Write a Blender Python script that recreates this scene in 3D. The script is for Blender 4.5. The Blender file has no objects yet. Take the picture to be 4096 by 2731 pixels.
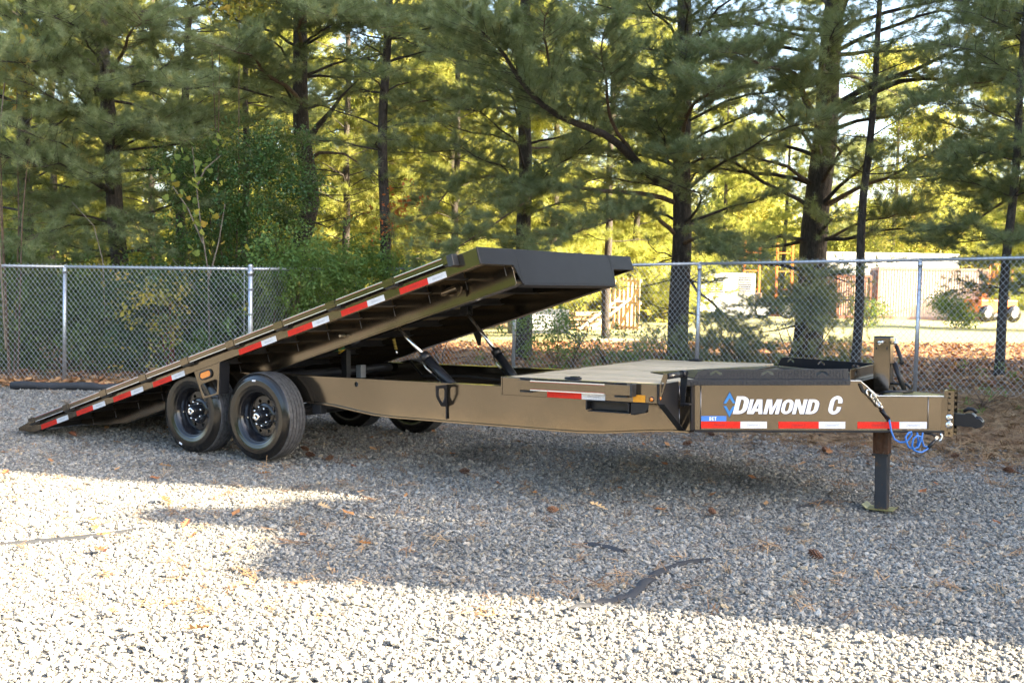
import bpy, bmesh, math, random
import numpy as np
from mathutils import Matrix, Vector, Euler
from mathutils.geometry import tessellate_polygon
R = math.radians
rnd = random.Random(7)
sc = bpy.context.scene
col = sc.collection

# ------------------------------------------------------------------ camera
CAM_H = 1.6648
cam_d = bpy.data.cameras.new('camera'); cam = bpy.data.objects.new('camera', cam_d); col.objects.link(cam)
cam_d.sensor_width = 36; cam_d.lens = 4227.5 / 4096 * 36; cam_d.clip_start = .1; cam_d.clip_end = 2000
cam.matrix_world = Matrix.Translation((0, 0, CAM_H)) @ Matrix.Rotation(R(90) - .0621, 4, 'X') @ Matrix.Rotation(.0192, 4, 'Z')
cam_d.dof.use_dof = True; cam_d.dof.focus_distance = 8.6; cam_d.dof.aperture_fstop = 9
sc.camera = cam

# ------------------------------------------------------------------ light
SUN_EL = R(28)
SD = Vector((.954 * math.cos(SUN_EL), -.300 * math.cos(SUN_EL), math.sin(SUN_EL))).normalized()   # towards the sun
world = bpy.data.worlds.new('World'); sc.world = world; world.use_nodes = True
wn = world.node_tree; bg = wn.nodes['Background']
sky = wn.nodes.new('ShaderNodeTexSky'); sky.sky_type = 'NISHITA'; sky.sun_disc = False
sky.sun_elevation = SUN_EL; sky.sun_rotation = math.atan2(SD.x, SD.y)
sky.air_density = 1.0; sky.dust_density = 3.0; sky.ozone_density = .6
wn.links.new(sky.outputs[0], bg.inputs[0]); bg.inputs[1].default_value = .085
sun_d = bpy.data.lights.new('sun', 'SUN'); sun = bpy.data.objects.new('sun', sun_d); col.objects.link(sun)
sun_d.energy = 5.0; sun_d.angle = R(.55); sun_d.color = (1, .85, .62)
sun.rotation_euler = SD.to_track_quat('Z', 'Y').to_euler()
sc.view_settings.view_transform = 'Standard'; sc.view_settings.look = 'None'
sc.view_settings.exposure = 3.2; sc.view_settings.gamma = 1; sc.view_settings.use_curve_mapping = False

# ------------------------------------------------------------------ helpers
def tag(o, label=None, cat=None, group=None, kind=None):
    if label: o['label'] = label
    if cat: o['category'] = cat
    if group: o['group'] = group
    if kind: o['kind'] = kind
    return o
def empty(name, loc=(0, 0, 0), parent=None, M=None):
    o = bpy.data.objects.new(name, None); col.objects.link(o); o.empty_display_size = .2
    if parent: o.parent = parent
    if M is not None: o.matrix_world = M
    else: o.location = loc
    return o
def put(name, mesh, parent=None, M=None):
    o = bpy.data.objects.new(name, mesh); col.objects.link(o)
    if parent: o.parent = parent
    if M is not None: o.matrix_local = M
    return o
class MB:
    def __init__(s): s.v = []; s.f = []; s.sm = []
    def add(s, vs, fs, smooth=False):
        n = len(s.v); s.v += [tuple(v) for v in vs]; s.f += [tuple(i + n for i in f) for f in fs]; s.sm += [smooth] * len(fs); return s
    def box(s, lo, hi, M=None):
        (x0, y0, z0), (x1, y1, z1) = lo, hi
        vs = [Vector(p) for p in ((x0,y0,z0),(x1,y0,z0),(x1,y1,z0),(x0,y1,z0),(x0,y0,z1),(x1,y0,z1),(x1,y1,z1),(x0,y1,z1))]
        if M is not None: vs = [M @ v for v in vs]
        return s.add(vs, [(0,3,2,1),(4,5,6,7),(0,1,5,4),(1,2,6,5),(2,3,7,6),(3,0,4,7)])
    def bar(s, p, q, w, h, up=(0, 0, 1)):
        p = Vector(p); q = Vector(q); d = q - p; L = d.length; d.normalize(); up = Vector(up)
        x = d.cross(up)
        if x.length < 1e-4: x = d.cross(Vector((1, 0, 0)))
        x.normalize(); z = x.cross(d)
        M = Matrix(((x.x, d.x, z.x, p.x), (x.y, d.y, z.y, p.y), (x.z, d.z, z.z, p.z), (0, 0, 0, 1)))
        return s.box((-w/2, 0, -h/2), (w/2, L, h/2), M)
    def tube(s, path, r, n=8, cap=True, closed=False, smooth=True):
        P = [Vector(p) for p in path]; m = len(P); rs = r if isinstance(r, (list, tuple)) else [r] * m
        vs = []; prev = None
        for i in range(m):
            if closed: t = P[(i + 1) % m] - P[i - 1]
            else: t = P[min(i + 1, m - 1)] - P[max(i - 1, 0)]
            t.normalize()
            if prev is None:
                u = t.orthogonal().normalized()
            else:
                u = (prev - t * prev.dot(t));
                u = u.normalized() if u.length > 1e-5 else t.orthogonal().normalized()
            prev = u; w = t.cross(u)
            for k in range(n):
                a = 2 * math.pi * k / n; vs.append(P[i] + (u * math.cos(a) + w * math.sin(a)) * rs[i])
        fs = []
        for i in range(m if closed else m - 1):
            j = (i + 1) % m
            for k in range(n):
                k2 = (k + 1) % n; fs.append((i*n+k, i*n+k2, j*n+k2, j*n+k))
        s.add(vs, fs, smooth)
        if cap and not closed:
            s.f.append(tuple(len(s.v) - m*n + k for k in range(n))[::-1]); s.f.append(tuple(len(s.v) - n + k for k in range(n))); s.sm += [False, False]
        return s
    def lathe(s, prof, n=48, M=None, smooth=True, closed=False):
        # prof: (radius, axial) ; axis = +Y of M
        vs = []; fs = []
        for r, y in prof:
            for k in range(n):
                a = 2 * math.pi * k / n; v = Vector((r * math.cos(a), y, r * math.sin(a)))
                vs.append(M @ v if M is not None else v)
        m = len(prof)
        for i in range(m if closed else m - 1):
            j = (i + 1) % m
            for k in range(n):
                k2 = (k + 1) % n; fs.append((i*n+k, i*n+k2, j*n+k2, j*n+k))
        return s.add(vs, fs, smooth)
    def prism(s, loops, d0, d1, fr):
        # loops: [outer, hole, ...] of (x, y); fr(x, y, d) -> 3-D
        if isinstance(loops[0][0], (int, float)): loops = [loops]
        tri = tessellate_polygon([[Vector((x, y, 0)) for x, y in lp] for lp in loops])
        flat = [p for lp in loops for p in lp]; n = len(flat)
        vs = [fr(x, y, d0) for x, y in flat] + [fr(x, y, d1) for x, y in flat]
        fs = [tuple(t) for t in tri] + [tuple(i + n for i in t)[::-1] for t in tri]
        k = 0
        for lp in loops:
            m = len(lp)
            for i in range(m):
                j = (i + 1) % m; fs.append((k+i, k+j, k+j+n, k+i+n))
            k += m
        return s.add(vs, fs)
    def ball(s, c, r, n=10, m=6, sq=(1, 1, 1)):
        vs = []; fs = []; c = Vector(c)
        for i in range(m + 1):
            t = math.pi * i / m
            for k in range(n):
                a = 2 * math.pi * k / n
                vs.append(c + Vector((math.sin(t)*math.cos(a)*r*sq[0], math.sin(t)*math.sin(a)*r*sq[1], math.cos(t)*r*sq[2])))
        for i in range(m):
            for k in range(n):
                k2 = (k+1) % n; fs.append((i*n+k, (i+1)*n+k, (i+1)*n+k2, i*n+k2))
        return s.add(vs, fs, True)
    def mesh(s, name, mat=None, recalc=True):
        me = bpy.data.meshes.new(name); me.from_pydata(s.v, [], s.f)
        me.polygons.foreach_set('use_smooth', s.sm)
        if mat: me.materials.append(mat)
        if recalc:
            bm = bmesh.new(); bm.from_mesh(me); bmesh.ops.remove_doubles(bm, verts=bm.verts, dist=1e-6)
            bmesh.ops.recalc_face_normals(bm, faces=bm.faces); bm.to_mesh(me); bm.free()
        me.update(); return me
    def build(s, name, mat, parent=None, bevel=0, M=None, recalc=True):
        o = put(name, s.mesh(name, mat, recalc), parent, M)
        if bevel:
            b = o.modifiers.new('bevel', 'BEVEL'); b.width = bevel; b.segments = 2; b.limit_method = 'ANGLE'; b.angle_limit = R(40); b.harden_normals = False
        return o

# ------------------------------------------------------------------ materials
def mat(name, color=(.5,.5,.5), rough=.6, metal=0, spec=.5, coat=0, coat_rough=.1):
    m = bpy.data.materials.new(name); m.use_nodes = True; b = m.node_tree.nodes['Principled BSDF']
    b.inputs['Base Color'].default_value = (*color, 1); b.inputs['Roughness'].default_value = rough
    b.inputs['Metallic'].default_value = metal; b.inputs['Specular IOR Level'].default_value = spec
    b.inputs['Coat Weight'].default_value = coat; b.inputs['Coat Roughness'].default_value = coat_rough
    return m
class NT:
    def __init__(s, m): s.m = m; s.t = m.node_tree; s.b = s.t.nodes['Principled BSDF']; s.out = s.t.nodes['Material Output']
    def n(s, typ, **k):
        x = s.t.nodes.new('ShaderNode' + typ)
        for a, v in k.items():
            if hasattr(x, a): setattr(x, a, v)
        return x
    def l(s, a, b): s.t.links.new(a, b)
    def coord(s, kind='Object'):
        return s.n('TexCoord').outputs[kind]
    def noise(s, vec, scale, detail=4, rough=.6, dist=0):
        x = s.n('TexNoise'); x.inputs['Scale'].default_value = scale; x.inputs['Detail'].default_value = detail
        x.inputs['Roughness'].default_value = rough; x.inputs['Distortion'].default_value = dist
        if vec is not None: s.l(vec, x.inputs['Vector'])
        return x.outputs['Fac']
    def ramp(s, fac, stops, interp='LINEAR'):
        x = s.n('ValToRGB'); x.color_ramp.interpolation = interp; e = x.color_ramp.elements
        while len(e) < len(stops): e.new(.5)
        for i, (p, c) in enumerate(stops): e[i].position = p; e[i].color = (*c, 1) if len(c) == 3 else c
        s.l(fac, x.inputs[0]); return x.outputs[0]
    def mix(s, fac, a, b, typ='MIX'):
        x = s.n('MixRGB'); x.blend_type = typ
        for i, v in enumerate((fac, a, b)):
            if isinstance(v, (int, float)): x.inputs[i].default_value = v
            elif isinstance(v, tuple): x.inputs[i].default_value = (*v, 1)
            else: s.l(v, x.inputs[i])
        return x.outputs[0]
    def math(s, op, a, b=0, clamp=False):
        x = s.n('Math'); x.operation = op; x.use_clamp = clamp
        for i, v in enumerate((a, b)):
            if isinstance(v, (int, float)): x.inputs[i].default_value = v
            else: s.l(v, x.inputs[i])
        return x.outputs[0]
    def bump(s, h, strength=.5, dist=.01):
        x = s.n('Bump'); x.inputs['Strength'].default_value = strength; x.inputs['Distance'].default_value = dist
        s.l(h, x.inputs['Height']); s.l(x.outputs[0], s.b.inputs['Normal']); return x
    def color(s, c): s.l(c, s.b.inputs['Base Color'])
    def rough(s, c): s.l(c, s.b.inputs['Roughness'])

def m_paint(name, color, rough, metal, lo=.8, hi=1.2):
    m = mat(name, color, rough, metal); t = NT(m); co = t.coord()
    n = t.noise(co, 1.3, 3, .5); t.color(t.ramp(n, [(.3, tuple(c*lo for c in color)), (.7, tuple(c*hi for c in color))]))
    n2 = t.noise(co, 9, 4, .55); t.rough(t.ramp(n2, [(.3, (rough*.92,)*3), (.75, (rough*1.1,)*3)]))
    o = t.noise(co, 420, 2, .5); t.bump(t.math('ADD', t.math('MULTIPLY', o, .02), t.noise(co, 2.2, 2, .5)), .35, .012)
    return m
PAINT = m_paint('charcoal_metallic_paint', (.180, .150, .114), .13, .95, .90, 1.10)
BLACK = m_paint('black_gloss_paint', (.014, .015, .018), .3, 0, .95, 1.05)
BLACK.node_tree.nodes['Principled BSDF'].inputs['Specular IOR Level'].default_value = .28
DARK = m_paint('black_satin_and_shade_paint', (.016, .017, .02), .4, 0)
TREADPL = m_paint('diamond_plate_black', (.032, .032, .036), .34, .3, .97, 1.03)
CHROME = mat('polished_chrome', (.8, .8, .8), .12, 1)
ZINC = mat('zinc_plated', (.62, .58, .5), .3, 1)
ZYEL = mat('yellow_zinc_plate', (.36, .32, .14), .4, .7)
STRIP = mat('bright_edge_strip', (.75, .76, .78), .22, .7)
REDLINE = mat('red_pinstripe', (.35, .03, .03), .4)
WELD = mat('weld_bead', (.25, .25, .27), .35, .9)
def m_tape(name, c, c2):
    m = mat(name, c, .35, 0, .25, 0); t = NT(m); co = t.coord()
    v = t.n('TexVoronoi'); v.inputs['Scale'].default_value = 190; t.l(co, v.inputs['Vector'])
    n = t.noise(co, 16, 3)
    f = t.math('ADD', t.math('MULTIPLY', v.outputs['Distance'], .7), t.math('MULTIPLY', n, .5))
    t.color(t.ramp(f, [(.25, c2), (.8, c)])); return m
RED = m_tape('red_reflective_tape', (.70, .025, .012), (.48, .010, .008))
WHITE = m_tape('white_reflective_tape', (.72, .72, .74), (.52, .53, .56))
AMBER = m_tape('amber_reflector', (.80, .36, .03), (.6, .22, .02))
BLUEST = mat('blue_sticker', (.06, .20, .62), .35)
LETTER = mat('white_lettering', (.82, .82, .84), .35)
LETGREY = mat('grey_print', (.42, .42, .46), .5)
LETRED = mat('dark_red_print', (.36, .012, .014), .5)
LOGO = m_paint('blue_logo_vinyl', (.03, .20, .52), .3, 0, .7, 1.25)
LOGOEDGE = mat('dark_blue_edge', (.008, .03, .12), .4)
CABLE = mat('blue_cable', (.03, .16, .50), .35)
HOSE = mat('black_hose', (.012, .012, .013), .45)
GREENW = mat('green_wire', (.01, .12, .05), .45); YELW = mat('yellow_wire', (.5, .32, .02), .45)
def m_rubber():
    m = mat('tyre_rubber', (.012, .011, .011), .33, 0, .6); t = NT(m); co = t.coord()
    n = t.noise(co, 7, 5, .65); t.color(t.ramp(n, [(.35, (.004, .004, .004)), (.75, (.010, .009, .008))]))
    t.rough(t.ramp(t.noise(co, 12, 4), [(.3, (.14,)*3), (.8, (.24,)*3)])); t.bump(t.noise(co, 160, 3), .25, .001); return m
RUBBER = m_rubber()
def m_tread():
    m = mat('tyre_tread', (.05, .05, .05), .85); t = NT(m); co = t.coord()
    n = t.noise(co, 30, 5, .7); t.color(t.ramp(n, [(.3, (.035, .035, .036)), (.75, (.12, .12, .125))])); t.bump(t.noise(co, 120, 3), .5, .002); return m
TREAD = m_tread()
GLOSS = m_paint('black_rim_enamel', (.010, .010, .012), .12, 0)
def m_lamp():
    m = mat('amber_lens', (.85, .22, .01), .15, 0, .6, .6); t = NT(m); co = t.coord()
    w = t.n('TexWave'); w.inputs['Scale'].default_value = 45; t.l(co, w.inputs['Vector'])
    t.color(t.ramp(w.outputs['Fac'], [(.2, (.62, .12, .008)), (.8, (.95, .34, .03))])); return m
LENS = m_lamp()
def m_wood(name, c0, c1, c2, axis_scale=(2, 30, 30), rough=.8):
    m = mat(name, c1, rough); t = NT(m); co = t.coord()
    oi = t.n('ObjectInfo'); mp = t.n('Mapping'); mp.inputs['Scale'].default_value = axis_scale
    add = t.n('VectorMath'); add.operation = 'ADD'; t.l(co, add.inputs[0])
    cmb = t.n('CombineXYZ'); t.l(t.math('MULTIPLY', oi.outputs['Random'], 37), cmb.inputs[0]); t.l(t.math('MULTIPLY', oi.outputs['Random'], 13), cmb.inputs[1]); t.l(cmb.outputs[0], add.inputs[1])
    t.l(add.outputs[0], mp.inputs['Vector'])
    g = t.noise(mp.outputs[0], 1.6, 6, .65, .8); g2 = t.noise(mp.outputs[0], 5, 3, .6)
    f = t.math('ADD', t.math('MULTIPLY', g, .7), t.math('MULTIPLY', g2, .3))
    c = t.ramp(f, [(.3, c0), (.5, c1), (.7, c2)])
    br = t.math('ADD', t.math('MULTIPLY', oi.outputs['Random'], .3), .85)
    cc = t.n('CombineXYZ')
    for i in range(3): t.l(br, cc.inputs[i])
    t.color(t.mix(1.0, c, cc.outputs[0], 'MULTIPLY')); t.bump(f, .3, .003); return m
PLANK = m_wood('weathered_deck_wood', (.27, .205, .12), (.48, .39, .255), (.60, .50, .35))
PALLET = m_wood('pallet_wood', (.36, .22, .11), (.55, .38, .22), (.68, .52, .36), (8, 8, 8))
def m_galv(name='galvanised_steel', c=(.50, .52, .56)):
    m = mat(name, c, .38, .75); t = NT(m); co = t.coord()
    v = t.n('TexVoronoi'); v.inputs['Scale'].default_value = 60; t.l(co, v.inputs['Vector'])
    t.color(t.ramp(v.outputs['Distance'], [(0, tuple(x*.85 for x in c)), (.8, tuple(min(1, x*1.15) for x in c))])); return m
GALV = m_galv(); WIRE = mat('galvanised_wire', (.33, .35, .36), .5, .4)

def m_bark(name, a, b):
    m = mat(name, a, .9); t = NT(m); co = t.coord(); mp = t.n('Mapping'); mp.inputs['Scale'].default_value = (9, 9, 2.4); t.l(co, mp.inputs['Vector'])
    n = t.noise(mp.outputs[0], 3, 6, .7, .6); l = t.noise(co, 14, 4, .7)
    c = t.ramp(n, [(.32, tuple(x*.45 for x in a)), (.5, a), (.68, b)])
    t.color(t.mix(t.ramp(l, [(.62, (0,)*3), (.70, (.4,)*3)]), c, (.20, .22, .19))); t.bump(n, .9, .03); return m
BARK = m_bark('pine_bark', (.045, .036, .029), (.085, .070, .056))
BARKL = m_bark('grey_bark', (.17, .14, .11), (.28, .24, .19))
TWIG = m_bark('twig_bark', (.13, .085, .055), (.20, .14, .10))
def m_leaf(name, stops, trans=.35, rough=.5, tint=None):
    """foliage: colour varies per instance and slowly over space; leaf tissue lets light through"""
    m = mat(name, stops[0][1], rough, 0, .35); t = NT(m)
    oi = t.n('ObjectInfo'); geo = t.n('NewGeometry')
    n = t.noise(geo.outputs['Position'], 1.3, 3, .6)
    f = t.math('ADD', t.math('MULTIPLY', oi.outputs['Random'], .72), t.math('MULTIPLY', t.math('SUBTRACT', n, .36), 1.0), True)
    c = t.ramp(f, stops); t.color(c)
    tr = t.n('BsdfTranslucent'); t.l(t.mix(.5, c, (.55, .60, .12), 'MIX') if tint is None else t.mix(.5, c, tint), tr.inputs[0])
    mx = t.n('MixShader'); mx.inputs[0].default_value = trans; t.l(t.b.outputs[0], mx.inputs[1]); t.l(tr.outputs[0], mx.inputs[2]); t.l(mx.outputs[0], t.out.inputs[0])
    return m
NEEDLE = m_leaf('pine_needles', [(0, (.07, .10, .04)), (.4, (.16, .20, .10)), (.75, (.24, .29, .17)), (.9, (.31, .32, .15)), (1, (.45, .34, .09))], .38, .5)
NEEDLEM = m_leaf('olive_pine_needles', [(0, (.07, .09, .02)), (.5, (.15, .165, .04)), (1, (.28, .24, .05))], .45, .55)  # pine needles again, tinted olive so the second row looks half lit
NEEDLEY = m_leaf('sun_tinted_pine_needles', [(0, (.14, .17, .035)), (.5, (.27, .28, .06)), (1, (.42, .36, .09))], .48, .6)  # pine needles again, paler and yellower: sunlight put into the colour
HOLLY = m_leaf('holly_leaves', [(0, (.025, .065, .022)), (.6, (.05, .11, .035)), (1, (.09, .16, .05))], .2, .28)
SHRUB = m_leaf('shrub_leaves', [(0, (.03, .07, .02)), (.6, (.07, .13, .035)), (.92, (.13, .19, .05)), (1, (.35, .25, .05))], .35)
VINE = m_leaf('vine_leaves', [(0, (.06, .13, .035)), (.6, (.12, .22, .06)), (.95, (.2, .27, .08)), (1, (.4, .3, .06))], .4)
YLEAF = m_leaf('autumn_yellow_leaves', [(0, (.24, .25, .06)), (.5, (.38, .32, .06)), (1, (.45, .24, .04))], .45)
TULIP = m_leaf('pale_green_leaves', [(0, (.18, .27, .08)), (.5, (.28, .36, .10)), (.75, (.5, .45, .08)), (1, (.6, .36, .04))], .45)
DECID = m_leaf('sun_tinted_broad_leaves', [(0, (.17, .20, .04)), (.5, (.33, .32, .07)), (.85, (.46, .36, .08)), (1, (.50, .26, .06))], .5)  # autumn leaf colours, brightened and warmed to look sunlit
REDLF = m_leaf('red_creeper_leaves', [(0, (.35, .05, .02)), (1, (.5, .12, .03))], .4)
def m_dry(name, stops):
    m = mat(name, stops[0][1], .75); t = NT(m); oi = t.n('ObjectInfo'); t.color(t.ramp(oi.outputs['Random'], stops)); return m
DRYLEAF = m_dry('dry_leaf', [(0, (.22, .075, .03)), (.5, (.36, .17, .06)), (1, (.46, .27, .13))])
STRAW = m_dry('pine_straw', [(0, (.14, .07, .03)), (.5, (.27, .15, .065)), (1, (.40, .26, .13))])
CONE = m_dry('pine_cone', [(0, (.10, .045, .025)), (1, (.19, .09, .045))])
def m_stone():
    m = mat('crushed_stone', (.3, .3, .3), .75); t = NT(m); oi = t.n('ObjectInfo'); co = t.coord()
    c = t.ramp(oi.outputs['Random'], [(0, (.15, .147, .138)), (.3, (.225, .218, .20)), (.6, (.295, .286, .262)), (.86, (.37, .358, .33)), (.93, (.38, .31, .21)), (1, (.46, .445, .41))])
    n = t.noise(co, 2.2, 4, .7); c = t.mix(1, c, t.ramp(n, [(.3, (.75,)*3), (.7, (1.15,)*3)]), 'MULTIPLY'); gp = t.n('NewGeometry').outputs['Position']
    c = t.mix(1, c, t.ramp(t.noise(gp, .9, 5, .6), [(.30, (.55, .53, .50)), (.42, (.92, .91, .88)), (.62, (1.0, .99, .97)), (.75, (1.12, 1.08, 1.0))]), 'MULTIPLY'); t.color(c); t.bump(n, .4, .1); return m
STONE = m_stone()

# ------------------------------------------------------------------ terrain
def gz(x, y):
    near = .02 * max(-14, min(x, 14)) + .02
    near -= .05 * math.exp(-((x - 2.62)**2 + (y - 7.36)**2) / .12)
    for wx_, wy_ in ((-2.15, 9.26), (-2.86, 9.72), (-.99, 11.05), (-1.70, 11.5)): near += .022 * math.exp(-((x - wx_)**2 + (y - wy_)**2) / .09)
    near += .012 * math.sin(x * 1.7 + .6) * math.sin(y * 1.3) + .008 * math.sin(x * .6 + y * 2.1)
    t = min(1, max(0, (y - 18) / 30.)); t = t*t*(3-2*t)
    far = -.25 if abs(x) < 1e9 else 0
    return near * (1 - t) + far * t
def vh(u): return 633.3 + .0192 * (u - 1176)            # horizon line of the survey, used to work out heights from measured depths
def spot(u, Y): return (u - 1176) / 2427.5 * Y
def hz(u, v, Y): return CAM_H - (v - vh(u)) / 2427.5 * Y
def yb(x):     # where the crushed stone gives way to pine straw
    pts = [(-40, 15.2), (-7, 15.2), (-3, 15.0), (-.5, 13.6), (1.5, 11.6), (3, 10.2), (4.5, 9.0), (6.5, 8.0), (12, 6.5), (40, 5)]
    for (a, p), (b, q) in zip(pts, pts[1:]):
        if x <= b: return p + (q - p) * (x - a) / (b - a)
    return 5
def axis(stops):
    r = []
    for a, b, s in stops:
        n = max(1, round((b - a) / s)); r += [a + (b - a) * i / n for i in range(n)]
    return r + [stops[-1][1]]
xs = axis([(-600, -60, 60), (-60, -12, 4), (-12, 12, .3), (12, 60, 4), (60, 600, 60)])
ys = axis([(-200, -4, 14), (-4, 2, 1), (2, 20, .3), (20, 60, 3), (60, 900, 70)])
me = bpy.data.meshes.new('ground'); nx = len(xs)
me.from_pydata([(x, y, gz(x, y)) for y in ys for x in xs], [], [(j*nx+i, j*nx+i+1, (j+1)*nx+i+1, (j+1)*nx+i) for j in range(len(ys)-1) for i in range(nx-1)])
me.polygons.foreach_set('use_smooth', [True] * len(me.polygons))
# the surface that lies at each spot (stone, straw, grass) is stored as a vertex attribute
def smst(a, b, x): t = min(1, max(0, (x-a)/(b-a))); return t*t*(3-2*t)
vals = [smst(-1.1, 1.3, y - yb(x)) for y in ys for x in xs]
at = me.attributes.new('litter', 'FLOAT', 'POINT'); at.data.foreach_set('value', vals)
vals = [smst(25.0, 29.0, y + .06*x) for y in ys for x in xs]
at = me.attributes.new('lawn', 'FLOAT', 'POINT'); at.data.foreach_set('value', vals)
GR = mat('ground_surface', (.3, .3, .3), .9); t = NT(GR); geo = t.n('NewGeometry'); P = geo.outputs['Position']
v = t.n('TexVoronoi'); v.inputs['Scale'].default_value = 38; t.l(P, v.inputs['Vector'])
stone = t.ramp(t.n('SeparateColor').outputs[0], [(0, (1, 1, 1))]) if False else None
sep = t.n('SeparateColor'); t.l(v.outputs['Color'], sep.inputs[0])
g1 = t.ramp(sep.outputs[0], [(0, (.11, .108, .10)), (.4, (.19, .185, .17)), (.8, (.28, .272, .25)), (1, (.32, .27, .2))])
g1 = t.mix(t.ramp(v.outputs['Distance'], [(.25, (0,)*3), (.6, (.75,)*3)]), g1, (.06, .06, .06))
nz = t.noise(P, 1.1, 6, .65); nf = t.noise(P, 22, 5, .75)
straw = t.ramp(nf, [(.3, (.10, .055, .028)), (.5, (.24, .135, .065)), (.7, (.37, .24, .125))])
straw = t.mix(t.ramp(t.noise(P, .8, 4, .6), [(.45, (0,)*3), (.6, (.5,)*3)]), straw, (.13, .12, .05))
grass = t.ramp(t.noise(P, 3.5, 6, .75), [(.3, (.20, .19, .07)), (.5, (.30, .28, .11)), (.7, (.42, .37, .19))])
al = t.n('Attribute', attribute_name='litter'); aw = t.n('Attribute', attribute_name='lawn')
lit = t.math('ADD', al.outputs['Fac'], t.math('MULTIPLY', t.math('SUBTRACT', t.noise(P, 2.6, 6, .7), .5), 1.6))
lit = t.ramp(lit, [(.38, (0,)*3), (.62, (1,)*3)])
lw = t.ramp(t.math('ADD', aw.outputs['Fac'], t.math('MULTIPLY', t.math('SUBTRACT', nz, .5), .7)), [(.35, (0,)*3), (.6, (1,)*3)])
t.color(t.mix(lw, t.mix(lit, g1, straw), grass)); t.bump(t.math('ADD', t.math('MULTIPLY', v.outputs['Distance'], -1), nf), .8, .02)
me.materials.append(GR); ground = put('ground', me); tag(ground, kind='structure')

# ------------------------------------------------------------------ geometry-node scatter
def scatter(obj, protos, material=None):
    """instances one of the prototype meshes on every vertex of obj; reads the attributes rot, scl, idx"""
    ng = bpy.data.node_groups.new('scatter', 'GeometryNodeTree')
    ng.interface.new_socket('Geometry', in_out='INPUT', socket_type='NodeSocketGeometry'); ng.interface.new_socket('Geometry', in_out='OUTPUT', socket_type='NodeSocketGeometry')
    N = ng.nodes.new; gi = N('NodeGroupInput'); go = N('NodeGroupOutput'); L = ng.links.new
    iop = N('GeometryNodeInstanceOnPoints'); gj = N('GeometryNodeGeometryToInstance')
    for p in protos[::-1]:
        oi = N('GeometryNodeObjectInfo'); oi.inputs['Object'].default_value = p; oi.transform_space = 'ORIGINAL'; L(oi.outputs['Geometry'], gj.inputs[0])
    L(gi.outputs[0], iop.inputs['Points']); L(gj.outputs[0], iop.inputs['Instance']); iop.inputs['Pick Instance'].default_value = True
    for nm, typ, sock in (('rot', 'FLOAT_VECTOR', 'Rotation'), ('scl', 'FLOAT_VECTOR', 'Scale'), ('idx', 'INT', 'Instance Index')):
        a = N('GeometryNodeInputNamedAttribute'); a.data_type = typ; a.inputs['Name'].default_value = nm
        L([o for o in a.outputs if o.enabled][0], iop.inputs[sock])
    L(iop.outputs[0], go.inputs[0])
    md = obj.modifiers.new('scatter', 'NODES'); md.node_group = ng
def points_obj(name, pos, rot, scl, idx, protos, parent=None):
    me = bpy.data.meshes.new(name); pos = np.asarray(pos, np.float32); n = len(pos)
    me.vertices.add(n); me.vertices.foreach_set('co', pos.ravel())
    a = me.attributes.new('rot', 'FLOAT_VECTOR', 'POINT'); a.data.foreach_set('vector', np.asarray(rot, np.float32).ravel())
    s = np.asarray(scl, np.float32)
    if s.ndim == 1: s = np.repeat(s[:, None], 3, 1)
    a = me.attributes.new('scl', 'FLOAT_VECTOR', 'POINT'); a.data.foreach_set('vector', s.ravel())
    a = me.attributes.new('idx', 'INT', 'POINT'); a.data.foreach_set('value', np.asarray(idx, np.int32))
    o = put(name, me, parent); o['kind'] = 'stuff'; scatter(o, protos); return o
def proto(name, mb, material, recalc=False): return bpy.data.objects.new(name, mb.mesh(name, material, recalc))
def dir_rot(d, roll=0):
    return (d.to_track_quat('Z', 'Y') @ Euler((0, 0, roll)).to_quaternion()).to_euler()

def stone_proto(seed):
    q = random.Random(seed); bm = bmesh.new(); bmesh.ops.create_icosphere(bm, subdivisions=1, radius=.5)
    ax = (q.uniform(.95, 1.4), q.uniform(.55, .95), q.uniform(.38, .75))
    for v in bm.verts:
        k = q.uniform(.66, 1.2); v.co = Vector((v.co.x*ax[0], v.co.y*ax[1], v.co.z*ax[2])) * k
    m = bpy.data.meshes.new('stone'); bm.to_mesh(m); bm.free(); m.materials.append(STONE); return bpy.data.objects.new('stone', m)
rng = np.random.default_rng(3)
stones = [stone_proto(i) for i in range(7)]
def gravel():
    px = []; 
    for (y0, y1, dens, s0) in ((3.2, 6, 4600, 1.0), (6, 9, 3900, 1.0), (9, 12, 2500, 1.1), (12, 16, 1300, 1.3)):
        x0, x1 = -(.52*y1 + 1.0), .52*y1 + 1.0
        n = int((x1-x0)*(y1-y0)*dens); x = rng.uniform(x0, x1, n); y = rng.uniform(y0, y1, n)
        k = np.abs(x) < .52*y + .8; x, y = x[k], y[k]
        u = np.array([y_ - yb(x_) for x_, y_ in zip(x, y)]) + .55*np.sin(x*3.1+1)*np.sin(y*2.3) + .3*np.sin(x*7.3)*np.sin(y*8.1)
        k = rng.uniform(-.9, 1.1, len(x)) > u; x, y = x[k], y[k]
        px.append(np.stack([x, y, np.full(len(x), s0)], 1))
    p = np.concatenate(px); n = len(p)
    s = rng.lognormal(-4.02, .36, n) * p[:, 2]; s = np.clip(s, .011, .055)
    z = np.array([gz(a, b) for a, b in p[:, :2]]) + s * rng.uniform(-.05, .35, n)
    rot = np.stack([rng.normal(0, .5, n), rng.normal(0, .5, n), rng.uniform(0, 6.28, n)], 1)
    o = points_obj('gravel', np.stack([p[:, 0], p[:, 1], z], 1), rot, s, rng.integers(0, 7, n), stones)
    tag(o, 'grey crushed stone covering the whole yard under the trailer', 'gravel')
gravel()

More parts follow.
